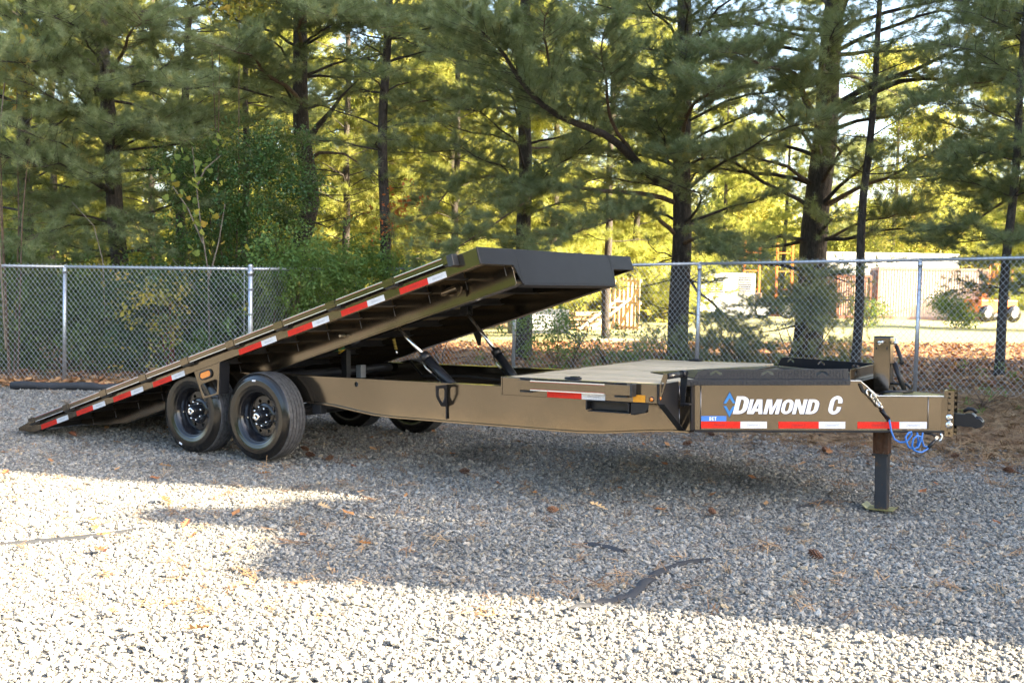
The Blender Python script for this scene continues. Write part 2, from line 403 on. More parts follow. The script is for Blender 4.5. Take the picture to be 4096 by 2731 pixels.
# litter: fallen needles and leaf bits lying behind and along the fence
def flake_proto(kind, q):
    m = MB()
    if kind == 0:
        for _ in range(5):
            a = q.uniform(0, 6.28); c = Vector((q.uniform(-.05, .05), q.uniform(-.05, .05), q.uniform(0, .015))); d = Vector((math.cos(a), math.sin(a), q.uniform(-.15, .15))) * q.uniform(.05, .09); w = Vector((-d.y, d.x, 0)).normalized() * .0028
            m.add([c - d - w, c - d + w, c + d + w, c + d - w], [(0, 1, 2, 3)])
    else:
        a = q.uniform(0, 6.28); L = q.uniform(.035, .06)
        pts = [(-1, 0, .1), (-.4, .55, .25), (.5, .45, .1), (1.1, 0, .3), (.4, -.5, .05), (-.5, -.5, .3)]
        m.add([Vector(p) * L for p in pts] + [(0, 0, 0)], [(0, 1, 6), (1, 2, 6), (2, 3, 6), (3, 4, 6), (4, 5, 6), (5, 0, 6)])
    return m
flk = [proto('straw_bit', flake_proto(0, rnd), STRAW) for _ in range(3)] + [proto('leaf_bit', flake_proto(1, rnd), DRYLEAF) for _ in range(3)]
def litter(name, n, fx, s0, s1, label, idx0=0, idx1=6, zz=.02):
    pos = []; 
    while len(pos) < n:
        r = fx()
        if r: pos.append((r[0], r[1], gz(*r) + rng.uniform(0, zz)))
    rot = np.stack([rng.normal(0, .25, n), rng.normal(0, .25, n), rng.uniform(0, 6.28, n)], 1)
    tag(points_obj(name, pos, rot, rng.uniform(s0, s1, n), rng.integers(idx0, idx1, n), flk), label, 'litter')
def f_edge():
    y = rng.uniform(7, 16); x = rng.uniform(-.3*y if y > 14 else -1, .55*y)
    d = y - yb(x)
    return (x, y) if d > rng.normal(-.3, .7) else None
litter('pine_straw_litter', 15000, f_edge, .5, .95, 'brown pine straw scattered over the stone near the hitch', 0, 3)
litter('leaf_crumbs', 130, lambda: (lambda y: (rng.uniform(-.54*y, .54*y), y))(rng.uniform(6.5, 15)), .45, .9, 'few small brown leaf crumbs over the gravel', 3, 6, .03)
litter('scattered_litter', 1800, lambda: (lambda y: (rng.uniform(-.54*y, .54*y), y))(rng.uniform(5, 15)), .45, .9, 'sparse fallen needles over the gravel', 0, 3, .03)
litter('leaf_litter', 22000, lambda: (lambda y: (rng.uniform(-.56*y, .56*y), y))(rng.uniform(15.2, 27)), 1, 1.5, 'orange and brown leaf litter on the ground behind the fence', 1, 6, .05)

# ------------------------------------------------------------------ the trailer
A = Matrix.Rotation(-.5758, 4, 'Z') @ Matrix.Rotation(-.0283, 4, 'Y') @ Matrix.Rotation(-.0035, 4, 'X')
c_, s_ = math.cos(.5758), math.sin(.5758)
TM = Matrix.Translation((-2.2143 + c_*.39*.0283, 9.1704 - s_*.39*.0283, .00016)) @ A
trailer = empty('tilt_deck_trailer', M=TM)
tag(trailer, 'long charcoal tilt deck equipment trailer with its rear deck raised, standing on gravel', 'trailer')
side = lambda b0: (lambda x, y, d: (x, b0 + d, y))            # plane facing the camera side (-b)
face = lambda a0: (lambda x, y, d: (a0 + d, x, y))            # plane across the trailer
def T(mb, name, m, bevel=.003, parent=trailer, **k): return mb.build(name, m, parent, bevel, **k)

# main beams: web + flanges, deeper in the middle
prof_b = [(-1.75, .60), (.40, .53), (.66, .518), (.93, .485), (1.13, .463), (1.35, .455), (2.9, .452), (3.10, .452), (3.29, .462), (3.48, .481), (3.66, .500), (3.83, .513), (3.955, .512)]
def beam(b0, s, hole):
    m = MB(); outer = [(a, z) for a, z in prof_b] + [(3.955, .748), (-1.75, .748)]
    hl = [[(.926 + .022*math.cos(k*.524), .700 + .022*math.sin(k*.524)) for k in range(12)]]
    m.prism([outer] + (hl if hole else []), 0, .01 * s, side(b0))
    # flanges reach 75 mm inwards and 12 mm outwards
    for zz in (.735,):
        m.box((-1.75, min(b0 - .015*s, b0 + .075*s), .741), (3.0, max(b0 - .015*s, b0 + .075*s), .751))
    vs = []; fs = []
    for a, z in prof_b:
        for b, dz in ((b0 - .022*s, -.002), (b0 + .075*s, -.002), (b0 + .075*s, -.014), (b0 - .022*s, -.014)): vs.append((a, b, z + dz))
    for i in range(len(prof_b) - 1):
        for k in range(4): k2 = (k+1) % 4; fs.append((4*i+k, 4*i+k2, 4*i+4+k2, 4*i+4+k))
    fs += [(0, 1, 2, 3), tuple(len(vs) - 4 + k for k in (3, 2, 1, 0))]
    m.add(vs, fs); return m
T(beam(.25, 1, True), 'main_beam', PAINT, .0015); T(beam(2.10, -1, False), 'main_beam', PAINT, .0015)
for a in (-1.2, -.35, .45, 1.25, 2.0, 2.62, 3.2, 3.75):
    z1 = .60 if a < 2.3 else .74
    T(MB().box((a - .04, .263, .52), (a + .04, 2.087, z1 - .004)), 'crossmember', DARK)
T(MB().box((-.05, 1.14, .45), (.02, 1.20, .93)), 'pivot_post', DARK)
T(MB().box((.28, .98, .56), (.34, 1.05, .80)), 'hinge_post', mat('worn_steel', (.25, .26, .28), .4, .6))
T(MB().tube([(-.20, .30, .70), (-.20, 2.05, .70)], .045, 14), 'pivot_tube', DARK)

# axles, springs
for a in (-.853, 0):
    T(MB().tube([(a, .16, .40), (a, 2.17, .40)], .055, 14), 'axle', DARK)
    for b in (.30, 2.05):
        T(MB().tube([(a - .36, b, .50), (a - .18, b, .455), (a, b, .44), (a + .18, b, .455), (a + .36, b, .50)], .02, 6).box((a-.06, b-.05, .38), (a+.06, b+.05, .47)), 'leaf_spring', DARK)
for b in (.27, 2.02):
    for a0_, a1_ in ((.40, .50), (-.46, -.38), (-1.33, -1.25)): T(MB().box((a0_, b, .42), (a1_, b + .07, .60)), 'spring_hanger', DARK)

# wheels
def wheel(a, b, sgn):
    """sgn=1: the dished face looks towards -b (the camera side)"""
    M = Matrix.Translation((a, b, .392)) @ (Matrix.Identity(4) if sgn > 0 else Matrix.Rotation(math.pi, 4, 'Z'))
    rim = MB(); rim.lathe([(.221, .205), (.226, .20), (.215, .16), (.196, .13), (.196, .075), (.215, .035), (.226, .014), (.231, .018), (.231, .006), (.224, .004), (.216, .012), (.208, .030), (.190, .060), (.184, .085), (.180, .098), (.172, .094)], 56)
    N = 40; circ = lambda r, n, cx=0, cy=0, ph=0: [(cx + r*math.cos(2*math.pi*k/n + ph), cy + r*math.sin(2*math.pi*k/n + ph)) for k in range(n)]
    holes = [circ(.0175, 12, .139*math.cos(k*math.pi/4 + .39), .139*math.sin(k*math.pi/4 + .39)) for k in range(8)] + [circ(.062, 24)]
    rim.prism([circ(.176, N)] + holes, .088, .098, lambda x, y, d: (x, d, y))
    rim.lathe([(.118, .088), (.112, .080), (.075, .078), (.062, .082)], 40)
    w = rim.build('wheel', GLOSS, trailer, 0, M)
    ty = MB(); pr = [(.222, .012), (.232, -.004), (.250, -.012), (.262, -.0125), (.270, -.0165), (.290, -.0185), (.315, -.017), (.325, -.0185), (.330, -.0145), (.350, -.008), (.366, 0), (.376, .008), (.381, .016)]
    ty.lathe(pr, 72)
    inner = [(.381, .199), (.372, .210), (.35, .222), (.315, .230), (.27, .228), (.24, .219), (.222, .203), (.20, .16), (.20, .05), (.222, .012)]
    ty.lathe(inner, 60); t_ = ty.build('tyre', RUBBER, w)
    td = MB(); p2 = [(.381, .016)]; R0 = .3905; x = .016
    for k in range(5):
        wr = (.183 - 4*.007) / 5; xa = .016 + k*(wr + .007); crown = lambda q: R0 - .6*(q - .1075)**2
        p2 += [(crown(xa + .002), xa + .002), (crown(xa + wr - .001), xa + wr - .001)]
        if k < 4: p2 += [(R0 - .012, xa + wr), (R0 - .012, xa + wr + .007)]
    p2.append((.381, .199)); td.lathe(p2, 90, smooth=False); td.build('tread', TREAD, w)
    T_ = MB()
    for k in range(150):     # shoulder ribs moulded in the tyre
        an = 2*math.pi*k/150; T_.bar((.356*math.cos(an), -.0055, .356*math.sin(an)), (.380*math.cos(an), .0105, .380*math.sin(an)), .0035, .003)
    o = T_.build('shoulder_ribs', RUBBER, w); o['kind'] = 'stuff'
    hub = MB().lathe([(.0, .0), (.028, -.001), (.040, .004), (.047, .012), (.050, .04), (.062, .060), (.066, .085)], 32); hub.build('hub', BLACK, w)
    MB().lathe([(.018, -.014), (.030, -.016), (.034, -.012), (.0355, .0), (.037, .012)], 28).lathe([(0, -.006), (.017, -.008), (.019, -.014)], 20).build('hub_cap', CHROME, w)
    MB().lathe([(0, -.011), (.009, -.011), (.010, -.006)], 14).build('hub_plug', BLACK, w)
    nut = MB().lathe([(0, .030), (.008, .030), (.0105, .034), (.0115, .060), (.014, .066), (.014, .080)], 10, smooth=True).mesh('lug_nut', CHROME)
    for k in range(8):
        an = k*math.pi/4 + .2; put('lug_nut', nut, w, Matrix.Translation((.083*math.cos(an), 0, .083*math.sin(an))))
    MB().tube([(-.176, .09, -.02), (-.165, .045, -.018)], .005, 8).build('valve_stem', CHROME, w)
    return w
w1 = wheel(0, 0, 1); w2 = wheel(-.853, 0, 1); wheel(0, 2.35, -1); wheel(-.853, 2.35, -1)
for w, an, r in ((w1, 1.62, .318), (w2, -1.98, .330)):
    M = Matrix.Rotation(-(an - math.pi/2), 4, 'Y') @ Matrix.Translation((0, 0, r))
    s_m = MB().box((-.019, -.022, -.007), (.019, -.018, .007)).mesh('tyre_sticker', LETTER); put('tyre_sticker', s_m, w, M)

# ------------------------------------------------------------------ raised tilt deck (l along deck, b across, h up)
DT = .2816
DM = Matrix.Translation((-3.191, 0, .184)) @ Matrix.Rotation(-DT, 4, 'Y')
B0, B1 = -.08, 2.42
L0, L1 = -.05, 5.826
def channel(l0, l1, b, s, h1, h0, web=.008, fl=.05, m=None):
    m = m or MB(); lo, hi = sorted((b, b + web*s)); m.box((l0, lo, h0), (l1, hi, h1))
    lo, hi = sorted((b + (web-.001)*s, b + fl*s)); m.box((l0, lo, h0), (l1, hi, h0 + .008)); m.box((l0, lo, h1 - .008), (l1, hi, h1)); return m
dk = channel(L0 + .05, L1 - .01, B0, 1, -.003, -.130)
# tapered tail: side cheek plates
dk.prism([(-.29, -.03), (-.285, -.062), (.0, -.140), (.06, -.130), (.06, -.003), (-.02, -.005)], 0, .010, side(B0 - .001))
deck = dk.build('tilt_deck', PAINT, trailer, .002, DM)
D = lambda mb, name, m, bevel=.002: mb.build(name, m, deck, bevel)
far = channel(L0 + .05, L1 - .01, B1, -1, -.003, -.130); far.prism([(-.29, -.03), (-.285, -.062), (.0, -.140), (.06, -.130), (.06, -.003), (-.02, -.005)], 0, -.010, side(B1 + .001)); D(far, 'side_channel', PAINT)
D(MB().box((-.28, B0 + .010, -.050), (.04, B1 - .010, -.036)), 'tail_plate', TREADPL)
D(MB().box((0.03, B0 + .06, -.12), (.08, B1 - .06, -.06)), 'tail_beam', DARK)
for b, s in ((.36, 1), (1.99, -1)):
    m = MB(); outer = [(.15, -.135), (.5, -.225), (.85, -.272), (5.81, -.272), (5.81, -.052), (.15, -.052)]
    m.prism(outer, 0, .010*s, side(b))
    lo, hi = sorted((b - .010*s, b + .085*s)); m.box((.85, lo, -.284), (5.81, hi, -.273))
    D(m, 'deck_beam', PAINT, .002)
for k in range(15):
    l = .35 + k * .385
    m = channel(0, 1, 0, 1, 0, 1)  # dummy kept simple below
    m = MB().box((l, B0 + .052, -.112), (l + .006, .348, -.044)).box((l + .0065, B0 + .052, -.112), (l + .045, .348, -.106)); m.box((l, 2.002, -.112), (l + .006, B1 - .052, -.044)).box((l + .0065, 2.002, -.112), (l + .045, B1 - .052, -.106)); m.box((l, .372, -.112), (l + .006, 1.978, -.044)).box((l + .0065, .372, -.112), (l + .045, 1.978, -.106))
    D(m, 'deck_crossmember', DARK, 0)  # same paint as the deck beams, blackened to carry the underside shade
    D(MB().box((l - .002, .3555, -.19), (l + .002, .359, -.12)), 'weld', WELD, 0)
pw = (B1 - B0 - .024) / 13
pl = MB().box((0, 0, -.040), (L1 - .02, pw - .011, -.002)).mesh('plank', PLANK)
for k in range(13): put('plank', pl, deck, Matrix.Translation((.0, B0 + .012 + k*pw, 0)))
# front header: full width but deeper between the two deck beams
hd = [(B0 - .004, .003), (B1 + .004, .003), (B1 + .004, -.128), (2.02, -.128), (1.985, -.276), (.43, -.276), (.36, -.128), (B0 - .004, -.128)]
D(MB().prism(hd, 0, .012, lambda x, y, d: (L1 - .012 + d, x, y)), 'header_panel', BLACK, .004)
for y_ in (.43, 1.975): D(MB().box((L1 + .0005, y_, -.27), (L1 + .0015, y_ + .003, -.003)), 'header_seam', DARK, 0)
D(MB().box((L1 - .07, .44, -.290), (L1 + .006, 1.98, -.277)), 'header_flange', BLACK)
# rub rail, stake pockets, bright strips, red pinstripes
rp = [.06, .67, 1.285, 1.90, 2.515, 3.13, 3.745, 4.36, 4.985, 5.585]
D(MB().box((.02, B0 - .062, -.050), (5.62, B0 - .054, .000)), 'rub_rail', PAINT, .002)
stp = MB().box((0, B0 - .064, -.0045), (1, B0 - .0605, .0015)); stm = stp.mesh('edge_strip', STRIP)
st2 = MB().box((0, B0 - .064, -.0505), (1, B0 - .0605, -.0445)).mesh('edge_strip', STRIP)
pin = MB().box((0, B0 - .0628, -.0085), (1, B0 - .0621, -.006)).mesh('pinstripe', REDLINE)
for l0, l1 in zip(rp, rp[1:]):
    a, b = l0 + .07, l1 - .045; Mx = Matrix.Translation((a, 0, 0)) @ Matrix.Diagonal((b - a, 1, 1, 1))
    put('edge_strip', stm, deck, Mx); put('edge_strip', st2, deck, Mx); put('pinstripe', pin, deck, Mx)
pk = MB().box((-.045, B0 - .053, -.066), (.045, B0 - .001, -.056)).box((-.052, B0 - .053, -.056), (-.045, B0 - .001, -.01)).box((.045, B0 - .053, -.056), (.052, B0 - .001, -.01)).mesh('stake_pocket', DARK)
cap_ = MB().box((-.05, B0 - .066, -.054), (.05, B0 - .0625, .004)).mesh('stake_cover', PAINT)
for l in rp:
    put('stake_pocket', pk, deck, Matrix.Translation((l, 0, 0))); put('stake_cover', cap_, deck, Matrix.Translation((l, 0, 0)))
D(MB().box((5.585, B0 - .075, -.085), (5.640, B0 - .002, .004)), 'end_bracket', DARK, .004)
# reflective tape on the side channel
def text_mesh(body, h, m):
    cu = bpy.data.curves.new('lettering', 'FONT'); cu.body = body; cu.size = h; cu.offset = h * .02; cu.align_x = 'CENTER'; cu.align_y = 'CENTER'; cu.shear = .25
    o = bpy.data.objects.new('tmp', cu); col.objects.link(o); dg = bpy.context.evaluated_depsgraph_get(); dg.update()
    me = bpy.data.meshes.new_from_object(o.evaluated_get(dg)); bpy.data.objects.remove(o); me.materials.clear(); me.materials.append(m)
    return me
SMALL_W = text_mesh('Diamond C', .020, LETGREY); SMALL_R = text_mesh('Diamond C', .020, LETRED)
MX = Matrix(((1, 0, 0, 0), (0, 0, -1, 0), (0, 1, 0, 0), (0, 0, 0, 1)))   # text plane -> side plane
deck_tape = [(.115, .395, .590), (.735, 1.012, 1.206), (1.343, 1.622, 1.806), (1.957, 2.233, 2.416), (3.160, 3.450, 3.632), (3.777, 4.070, 4.260), (4.401, 4.690, 4.872), (5.033, 5.320, 5.501)]
for r0, r1, w1_ in deck_tape:
    for p, q, m, nm, tm in ((r0, r1, RED, 'red_tape', SMALL_R), (r1, w1_, WHITE, 'white_tape', SMALL_W)):
        D(MB().box((p, B0 - .0035, -.134), (q - .001, B0 - .0005, -.086)), nm, m, 0)
        put('tape_lettering', tm, deck, Matrix.Translation(((p + q)/2, B0 - .0042, -.110)) @ MX)
# marker lamp bracket hanging from the side channel
br = [(2.556, -.131), (2.905, -.131), (2.800, -.398), (2.590, -.398)]
br = [(2.545, -.131), (2.895, -.131), (2.798, -.400), (2.585, -.390)]
def rr(cx, cy, w, h, r, n=5, rot=0):
    o = []
    for sx, sy, a0 in ((1, 1, 0), (-1, 1, 90), (-1, -1, 180), (1, -1, 270)):
        for k in range(n + 1):
            a = R(a0 + 90*k/n); o.append((sx*(w/2 - r) + r*math.cos(a), sy*(h/2 - r) + r*math.sin(a)))
    return [(cx + x*math.cos(rot) - y*math.sin(rot), cy + x*math.sin(rot) + y*math.cos(rot)) for x, y in o]
D(MB().prism([br, [(2.600, -.262), (2.800, -.262), (2.822, -.280), (2.782, -.372), (2.766, -.384), (2.630, -.376), (2.614, -.366), (2.590, -.280)]], 0, .008, side(B0 - .004)), 'lamp_bracket', PAINT, .002)
D(MB().add([(2.895, B0 - .004, -.131), (2.903, B0 - .004, -.131), (2.806, B0 - .004, -.400), (2.798, B0 - .004, -.400)] + [(2.895, B0 + .11, -.131), (2.903, B0 + .11, -.131), (2.806, B0 + .11, -.400), (2.798, B0 + .11, -.400)], [(0,1,2,3), (7,6,5,4), (0,4,5,1), (1,5,6,2), (2,6,7,3), (3,7,4,0)]), 'bracket_gusset', BLACK, .002)
D(MB().prism([rr(2.696, -.194, .165, .078, .0385), rr(2.696, -.194, .138, .052, .0255)], -.014, .0, side(B0 - .005)), 'lamp_grommet', HOSE, .003)
D(MB().prism(rr(2.696, -.194, .140, .054, .0265), -.011, .0, side(B0 - .005)), 'side_marker_lamp', LENS, .004)
# latch hook and small fittings under the raised deck
D(MB().tube([(5.15, .30, -.155), (5.30, .30, -.155)], .022, 12).box((5.14, .285, -.175), (5.165, .34, -.09)).prism([(5.27, -.12), (5.33, -.12), (5.35, -.16), (5.33, -.21), (5.29, -.23), (5.30, -.18), (5.27, -.165)], 0, .02, side(.29)), 'latch_hook', PAINT)
D(MB().tube([(4.0, .355, -.20), (4.0, .29, -.20)], .012, 10), 'pin', ZINC)
D(MB().prism([(4.20, -.285), (4.30, -.285), (4.25, -.42), (4.22, -.42)], 0, .012, side(1.97)), 'stop_lug', DARK)
sp = []; 
for k in range(60): a = k*.75; sp.append((4.40 + .012*math.cos(a), .50 + .012*math.sin(a), -.34 - k*.0016))
D(MB().tube(sp, .0028, 5), 'spring', mat('brass_spring', (.5, .36, .08), .35, .8), 0); D(MB().tube([(4.40, .50, -.44), (4.40, .50, -.475)], .008, 8), 'spring_nut', CHROME, 0)

# hydraulic cylinders
def cyl(b, top, joint, bot):
    root = MB().tube([joint, bot], .038, 18).build('hydraulic_cylinder', BLACK, trailer)
    MB().tube([top, joint], .0165, 14).build('piston_rod', CHROME, root)
    d = (Vector(bot) - Vector(joint)).normalized(); j = Vector(joint)
    MB().tube([j - d*.012, j + d*.05], .043, 18).build('gland', HOSE, root)
    MB().tube([Vector(top) - Vector((0, .04, 0)), Vector(top) + Vector((0, .04, 0))], .024, 14).box((top[0]-.04, b-.045, top[2]-.01), (top[0]+.04, b-.035, top[2]+.07)).box((top[0]-.04, b+.035, top[2]-.01), (top[0]+.04, b+.045, top[2]+.07)).build('rod_eye', DARK, root, .002)
    x = Vector((.03, -.0, .03))
    MB().tube([j + d*.03 + Vector((-.035, -.01, -.03)), j + d*.10 + Vector((-.05, -.01, -.04)), j + d*.17 + Vector((-.048, -.01, -.035))], .008, 8).build('hose_fitting', ZINC, root)
    MB().tube([j + d*.17 + Vector((-.048, -.01, -.035)), j + d*.30 + Vector((-.05, 0, -.03)), j + d*.5 + Vector((-.09, .02, -.04))], .006, 8).build('hose', HOSE, root)
cyl(.45, (1.185, .45, 1.200), (1.498, .45, .949), (1.95, .45, .585))
cyl(1.52, (1.165, 1.52, 1.285), (1.49, 1.52, .94), (1.83, 1.52, .55))
# wiring under the deck
def squig(name, m, pts, r=.004): T(MB().tube(pts, r, 6), name, m, 0)
squig('wire', GREENW, [(.10, .45, .93), (.22, .45, .965), (.33, .45, .93), (.45, .45, .95), (.62, .45, .985)])
squig('wire', YELW, [(.50, .45, .99), (.56, .45, .965), (.62, .45, .975), (.55, .45, .94)])
squig('hose', HOSE, [(.2, 1.9, .78), (.5, 1.7, .66), (.9, 1.9, .66), (1.6, 1.9, .62), (2.4, 1.8, .64)], .012)

# gusset bracket on the beam
T(MB().prism([[(1.877, .737), (1.90, .737)] + [(x, z) for x, z in ((1.90, .62), (1.90, .57), (1.877, .47))]], 0, .001, side(.248)), 'bracket_base', PAINT, 0)
T(MB().prism([[(.10, .740), (.246, .740), (.246, .466), (.232, .466), (.232, .565), (.170, .575), (.105, .655)], [(.135, .715), (.205, .715), (.215, .700), (.215, .640), (.190, .600), (.165, .615), (.135, .660)]], 0, .010, face(1.876)), 'tie_bracket', BLACK, .002)
for a, zz in ((.2, .58), (1.877, .735)): pass

# ------------------------------------------------------------------ fixed front deck
FZ = .850
T(channel(2.626, 3.862, B0, 1, FZ + .002, .722), 'deck_side_channel', PAINT)
T(channel(2.626, 3.70, B1, -1, FZ + .002, .722), 'deck_side_channel', PAINT)
T(MB().box((2.612, B0 + .0, .722), (2.624, B1, FZ + .004)).box((2.6245, B0 + .01, .722), (2.67, B1 - .01, .730)), 'deck_rear_channel', PAINT)
for k in range(13):
    b = B0 + .012 + k*pw; bm_ = b + pw/2
    # planks run forward until the slanted tray walls
    if bm_ < .30: a1 = 3.86
    elif bm_ < 1.2: a1 = 3.93
    elif bm_ < 2.05: a1 = 3.93
    else: a1 = 3.80
    if .3 < bm_ < .85: a1 = 3.97
    T(MB().box((2.628, b, FZ - .038), (a1, b + pw - .010, FZ - .0015*(k % 3))), 'plank', PLANK, .004)
T(MB().box((2.80, B0 - .062, .771), (3.695, B0 - .054, .843)), 'rub_rail', PAINT, .002)
for z in (.840, .775):
    T(MB().box((2.905, B0 - .066, z - .0035), (3.50, B0 - .0625, z + .0035)), 'edge_strip', STRIP, 0)
T(MB().box((2.905, B0 - .0630, .8315), (3.50, B0 - .0621, .8345)).box((2.905, B0 - .0630, .7805), (3.50, B0 - .0621, .783)), 'pinstripe', REDLINE, 0)
for a in (2.86, 3.62): T(MB().box((a - .05, B0 - .053, .755), (a + .05, B0 - .001, .766)).box((a - .05, B0 - .053, .848), (a + .05, B0 - .001, .855)).box((a - .05, B0-.053, .767), (a - .043, B0-.001, .847)).box((a+.043, B0-.053, .767), (a+.05, B0-.001, .847)), 'stake_pocket', DARK)
T(MB().box((3.696, B0 - .072, .764), (3.712, B0 - .001, .850)), 'end_bracket', DARK, .003)
def tape(a0, a1, a2, z0, z1, bpos):
    for p, q, m, nm, tm in ((a0, a1, RED, 'red_tape', SMALL_R), (a1, a2, WHITE, 'white_tape', SMALL_W)):
        t_ = T(MB().box((p, bpos - .0035, z0), (q - .001, bpos - .0005, z1)), nm, m, 0)
        o = put('lettering', tm, t_, Matrix.Translation(((p+q)/2, bpos - .0042, (z0+z1)/2)) @ MX)
tape(3.010, 3.290, 3.476, .724, .770, B0)
T(MB().box((3.687, B0 - .0035, .7265), (3.777, B0 - .0005, .7745)), 'amber_reflector', AMBER, 0)
for a, b in ((3.824, B0), ):
    o = T(MB().lathe([(0, -.012), (.008, -.011), (.013, -.004), (.0135, 0)], 16, Matrix.Translation((a, b, .750))), 'clearance_lamp', LENS, 0)
    MB().lathe([(.013, -.005), (.018, -.005), (.019, 0)], 16, Matrix.Translation((a, b, .750))).build('lamp_ring', HOSE, o)
T(MB().lathe([(0, -.012), (.007, -.011), (.011, -.004), (.0115, 0)], 16, Matrix.Translation((3.868, B0 + .03, .756)) @ Matrix.Rotation(R(-90), 4, 'Z') @ Matrix.Rotation(math.pi, 4, 'Z')), 'clearance_lamp', LENS, 0)
# front end of the deck edge, outrigger and steps
T(MB().prism([(B0, .722), (.245, .513), (.245, FZ), (B0, FZ)], 0, .010, face(3.864)), 'outrigger_plate', BLACK, .002)
T(MB().prism([(B0, .716), (.245, .507), (.245, .513), (B0, .722)], 0, .045, face(3.875)), 'outrigger_flange', BLACK, .002)
T(MB().prism([[(3.877, .770), (3.893, .770), (3.935, .905), (3.93, .925), (3.905, .925), (3.877, .845)], [(3.888, .80), (3.893, .80), (3.910, .862), (3.888, .868)]], 0, .008, side(B0 + .01)), 'tube_bracket', PAINT, .0015)
T(MB().prism([[(3.90, .68), (3.93, .68), (3.955, .925), (3.90, .925), (3.90, .83)]], 0, .008, side(.215)), 'tube_bracket', BLACK, .0015)
T(MB().tube([(3.925, B0 + .018, .905), (3.925, .232, .905)], .020, 16), 'cross_tube', BLACK, 0)
T(MB().tube([(3.925, .17, .905), (3.925, .232, .905)], .026, 16), 'tube_collar', BLACK, 0)
T(MB().box((3.90, .20, .690), (3.97, .249, .702)), 'hook_plate', BLACK)
for z0, z1 in ((.52, .66), (.72, .82)): T(MB().tube([(3.876, .252, z0), (3.876, .252, z1)], .004, 6), 'weld', WELD, 0)
st = MB(); st.box((3.318, B0 + .00, .712), (3.655, B0 + .07, .720)).box((3.334, B0 + .0, .642), (3.655, B0 + .07, .650)).box((3.318, B0, .651), (3.330, B0 + .07, .711)).box((3.644, B0, .651), (3.656, B0 + .07, .711)).box((3.331, B0 + .055, .651), (3.643, B0 + .063, .711))
T(st, 'step', BLACK, .003)
T(MB().prism([(3.668, .720), (3.80, .720), (3.80, .69), (3.775, .655), (3.668, .636)], 0, .008, side(B0 + .0)), 'step_bracket', BLACK, .003)
T(MB().prism([(3.668, .720), (3.70, .720), (3.70, .636), (3.668, .636)], 0, .2, side(B0 + .009)), 'step_arm', BLACK, .003)
# D-rings
def dring(a, b):
    o = T(MB().prism(rr(a, b, .062, .05, .012), 0, .022, lambda x, y, d: (x, y, FZ + .001 + d)), 'd_ring', BLACK, .004)
    pts = [(a + .062*math.cos(k*.5236) , b - .028 + .034*math.sin(k*.5236), FZ + .011) for k in range(12)]
    MB().tube(pts, .0075, 8, closed=True).build('ring', BLACK, o)
dring(3.185, .01); dring(3.10, 2.36)

# ------------------------------------------------------------------ tongue
TK = .5966; ta0, tb0 = 3.995, .332; TL = math.hypot(1, TK); TD = Vector((1/TL, TK/TL, 0)); TN = Vector((TK/TL, -1/TL, 0))   # along, outward
def tf(off=0):
    return lambda x, y, d: tuple(Vector((ta0, tb0, 0)) + TD * ((x - ta0) * TL) + TN * (off + d) + Vector((0, 0, y)))
tp_out = [(3.962, .512), (5.425, .510), (5.425, .742), (5.040, .742), (5.030, .745), (4.945, .846), (4.930, .850), (3.962, .850)]
T(MB().prism(tp_out, 0, -.010, tf()), 'tongue_beam', PAINT, .0015)
# bottom and top flanges
def strip(pts, o0, o1, th, name, m):
    mb = MB(); f = tf(); vs = []; fs = []
    for x, z in pts: vs += [f(x, z, o0), f(x, z, o1), f(x, z + th, o1), f(x, z + th, o0)]
    for i in range(len(pts)-1):
        for k in range(4): k2 = (k+1) % 4; fs.append((4*i+k, 4*i+k2, 4*i+4+k2, 4*i+4+k))
    fs += [(0, 1, 2, 3), tuple(len(vs)-4+k for k in (3, 2, 1, 0))]; mb.add(vs, fs); return T(mb, name, m, .001)
strip([(3.965, .498), (5.42, .498)], .014, -.06, .013, 'bottom_flange', BLACK)
strip([(4.86, .8505), (4.934, .8505), (5.036, .7465), (5.42, .7445)], .012, -.05, .006, 'top_flange', STRIP)
T(MB().box((3.958, .252, .512), (3.966, .322, .822)), 'neck_plate', BLACK, .002)
T(MB().tube([Vector(tf()(3.999, .515, .003)), Vector(tf()(3.999, .82, .003))], .004, 6), 'weld', WELD, 0)
T(MB().tube([Vector(tf()(5.333, .52, .002)), Vector(tf()(5.333, .74, .002))], .003, 6), 'weld', WELD, 0)
# far tongue beam mirrored about the centre line
TC = 1.25
def tfm(x, y, d): p = tf()(x, y, d); return (p[0], 2*TC - p[1], p[2])
T(MB().prism(tp_out, 0, -.010, tfm), 'tongue_beam', PAINT, .0015)
T(MB().prism([(5.04, 1.0), (5.425, 1.19), (5.425, 1.31), (5.04, 1.50)], 0, .006, lambda x, y, d: (x, y, .742 + d)), 'tongue_top_plate', ZYEL, .002)
T(MB().prism([(3.97, .36), (4.93, .92), (4.93, 1.58), (3.97, 2.14)], 0, .006, lambda x, y, d: (x, y, .842 + d)), 'tray_floor', BLACK, .002)
T(MB().prism([(3.36, .87), (3.72, 1.70), (3.96, 2.08), (3.96, .44)], 0, .006, lambda x, y, d: (x, y, .8515 + d)), 'deck_cover_plate', BLACK, .001)
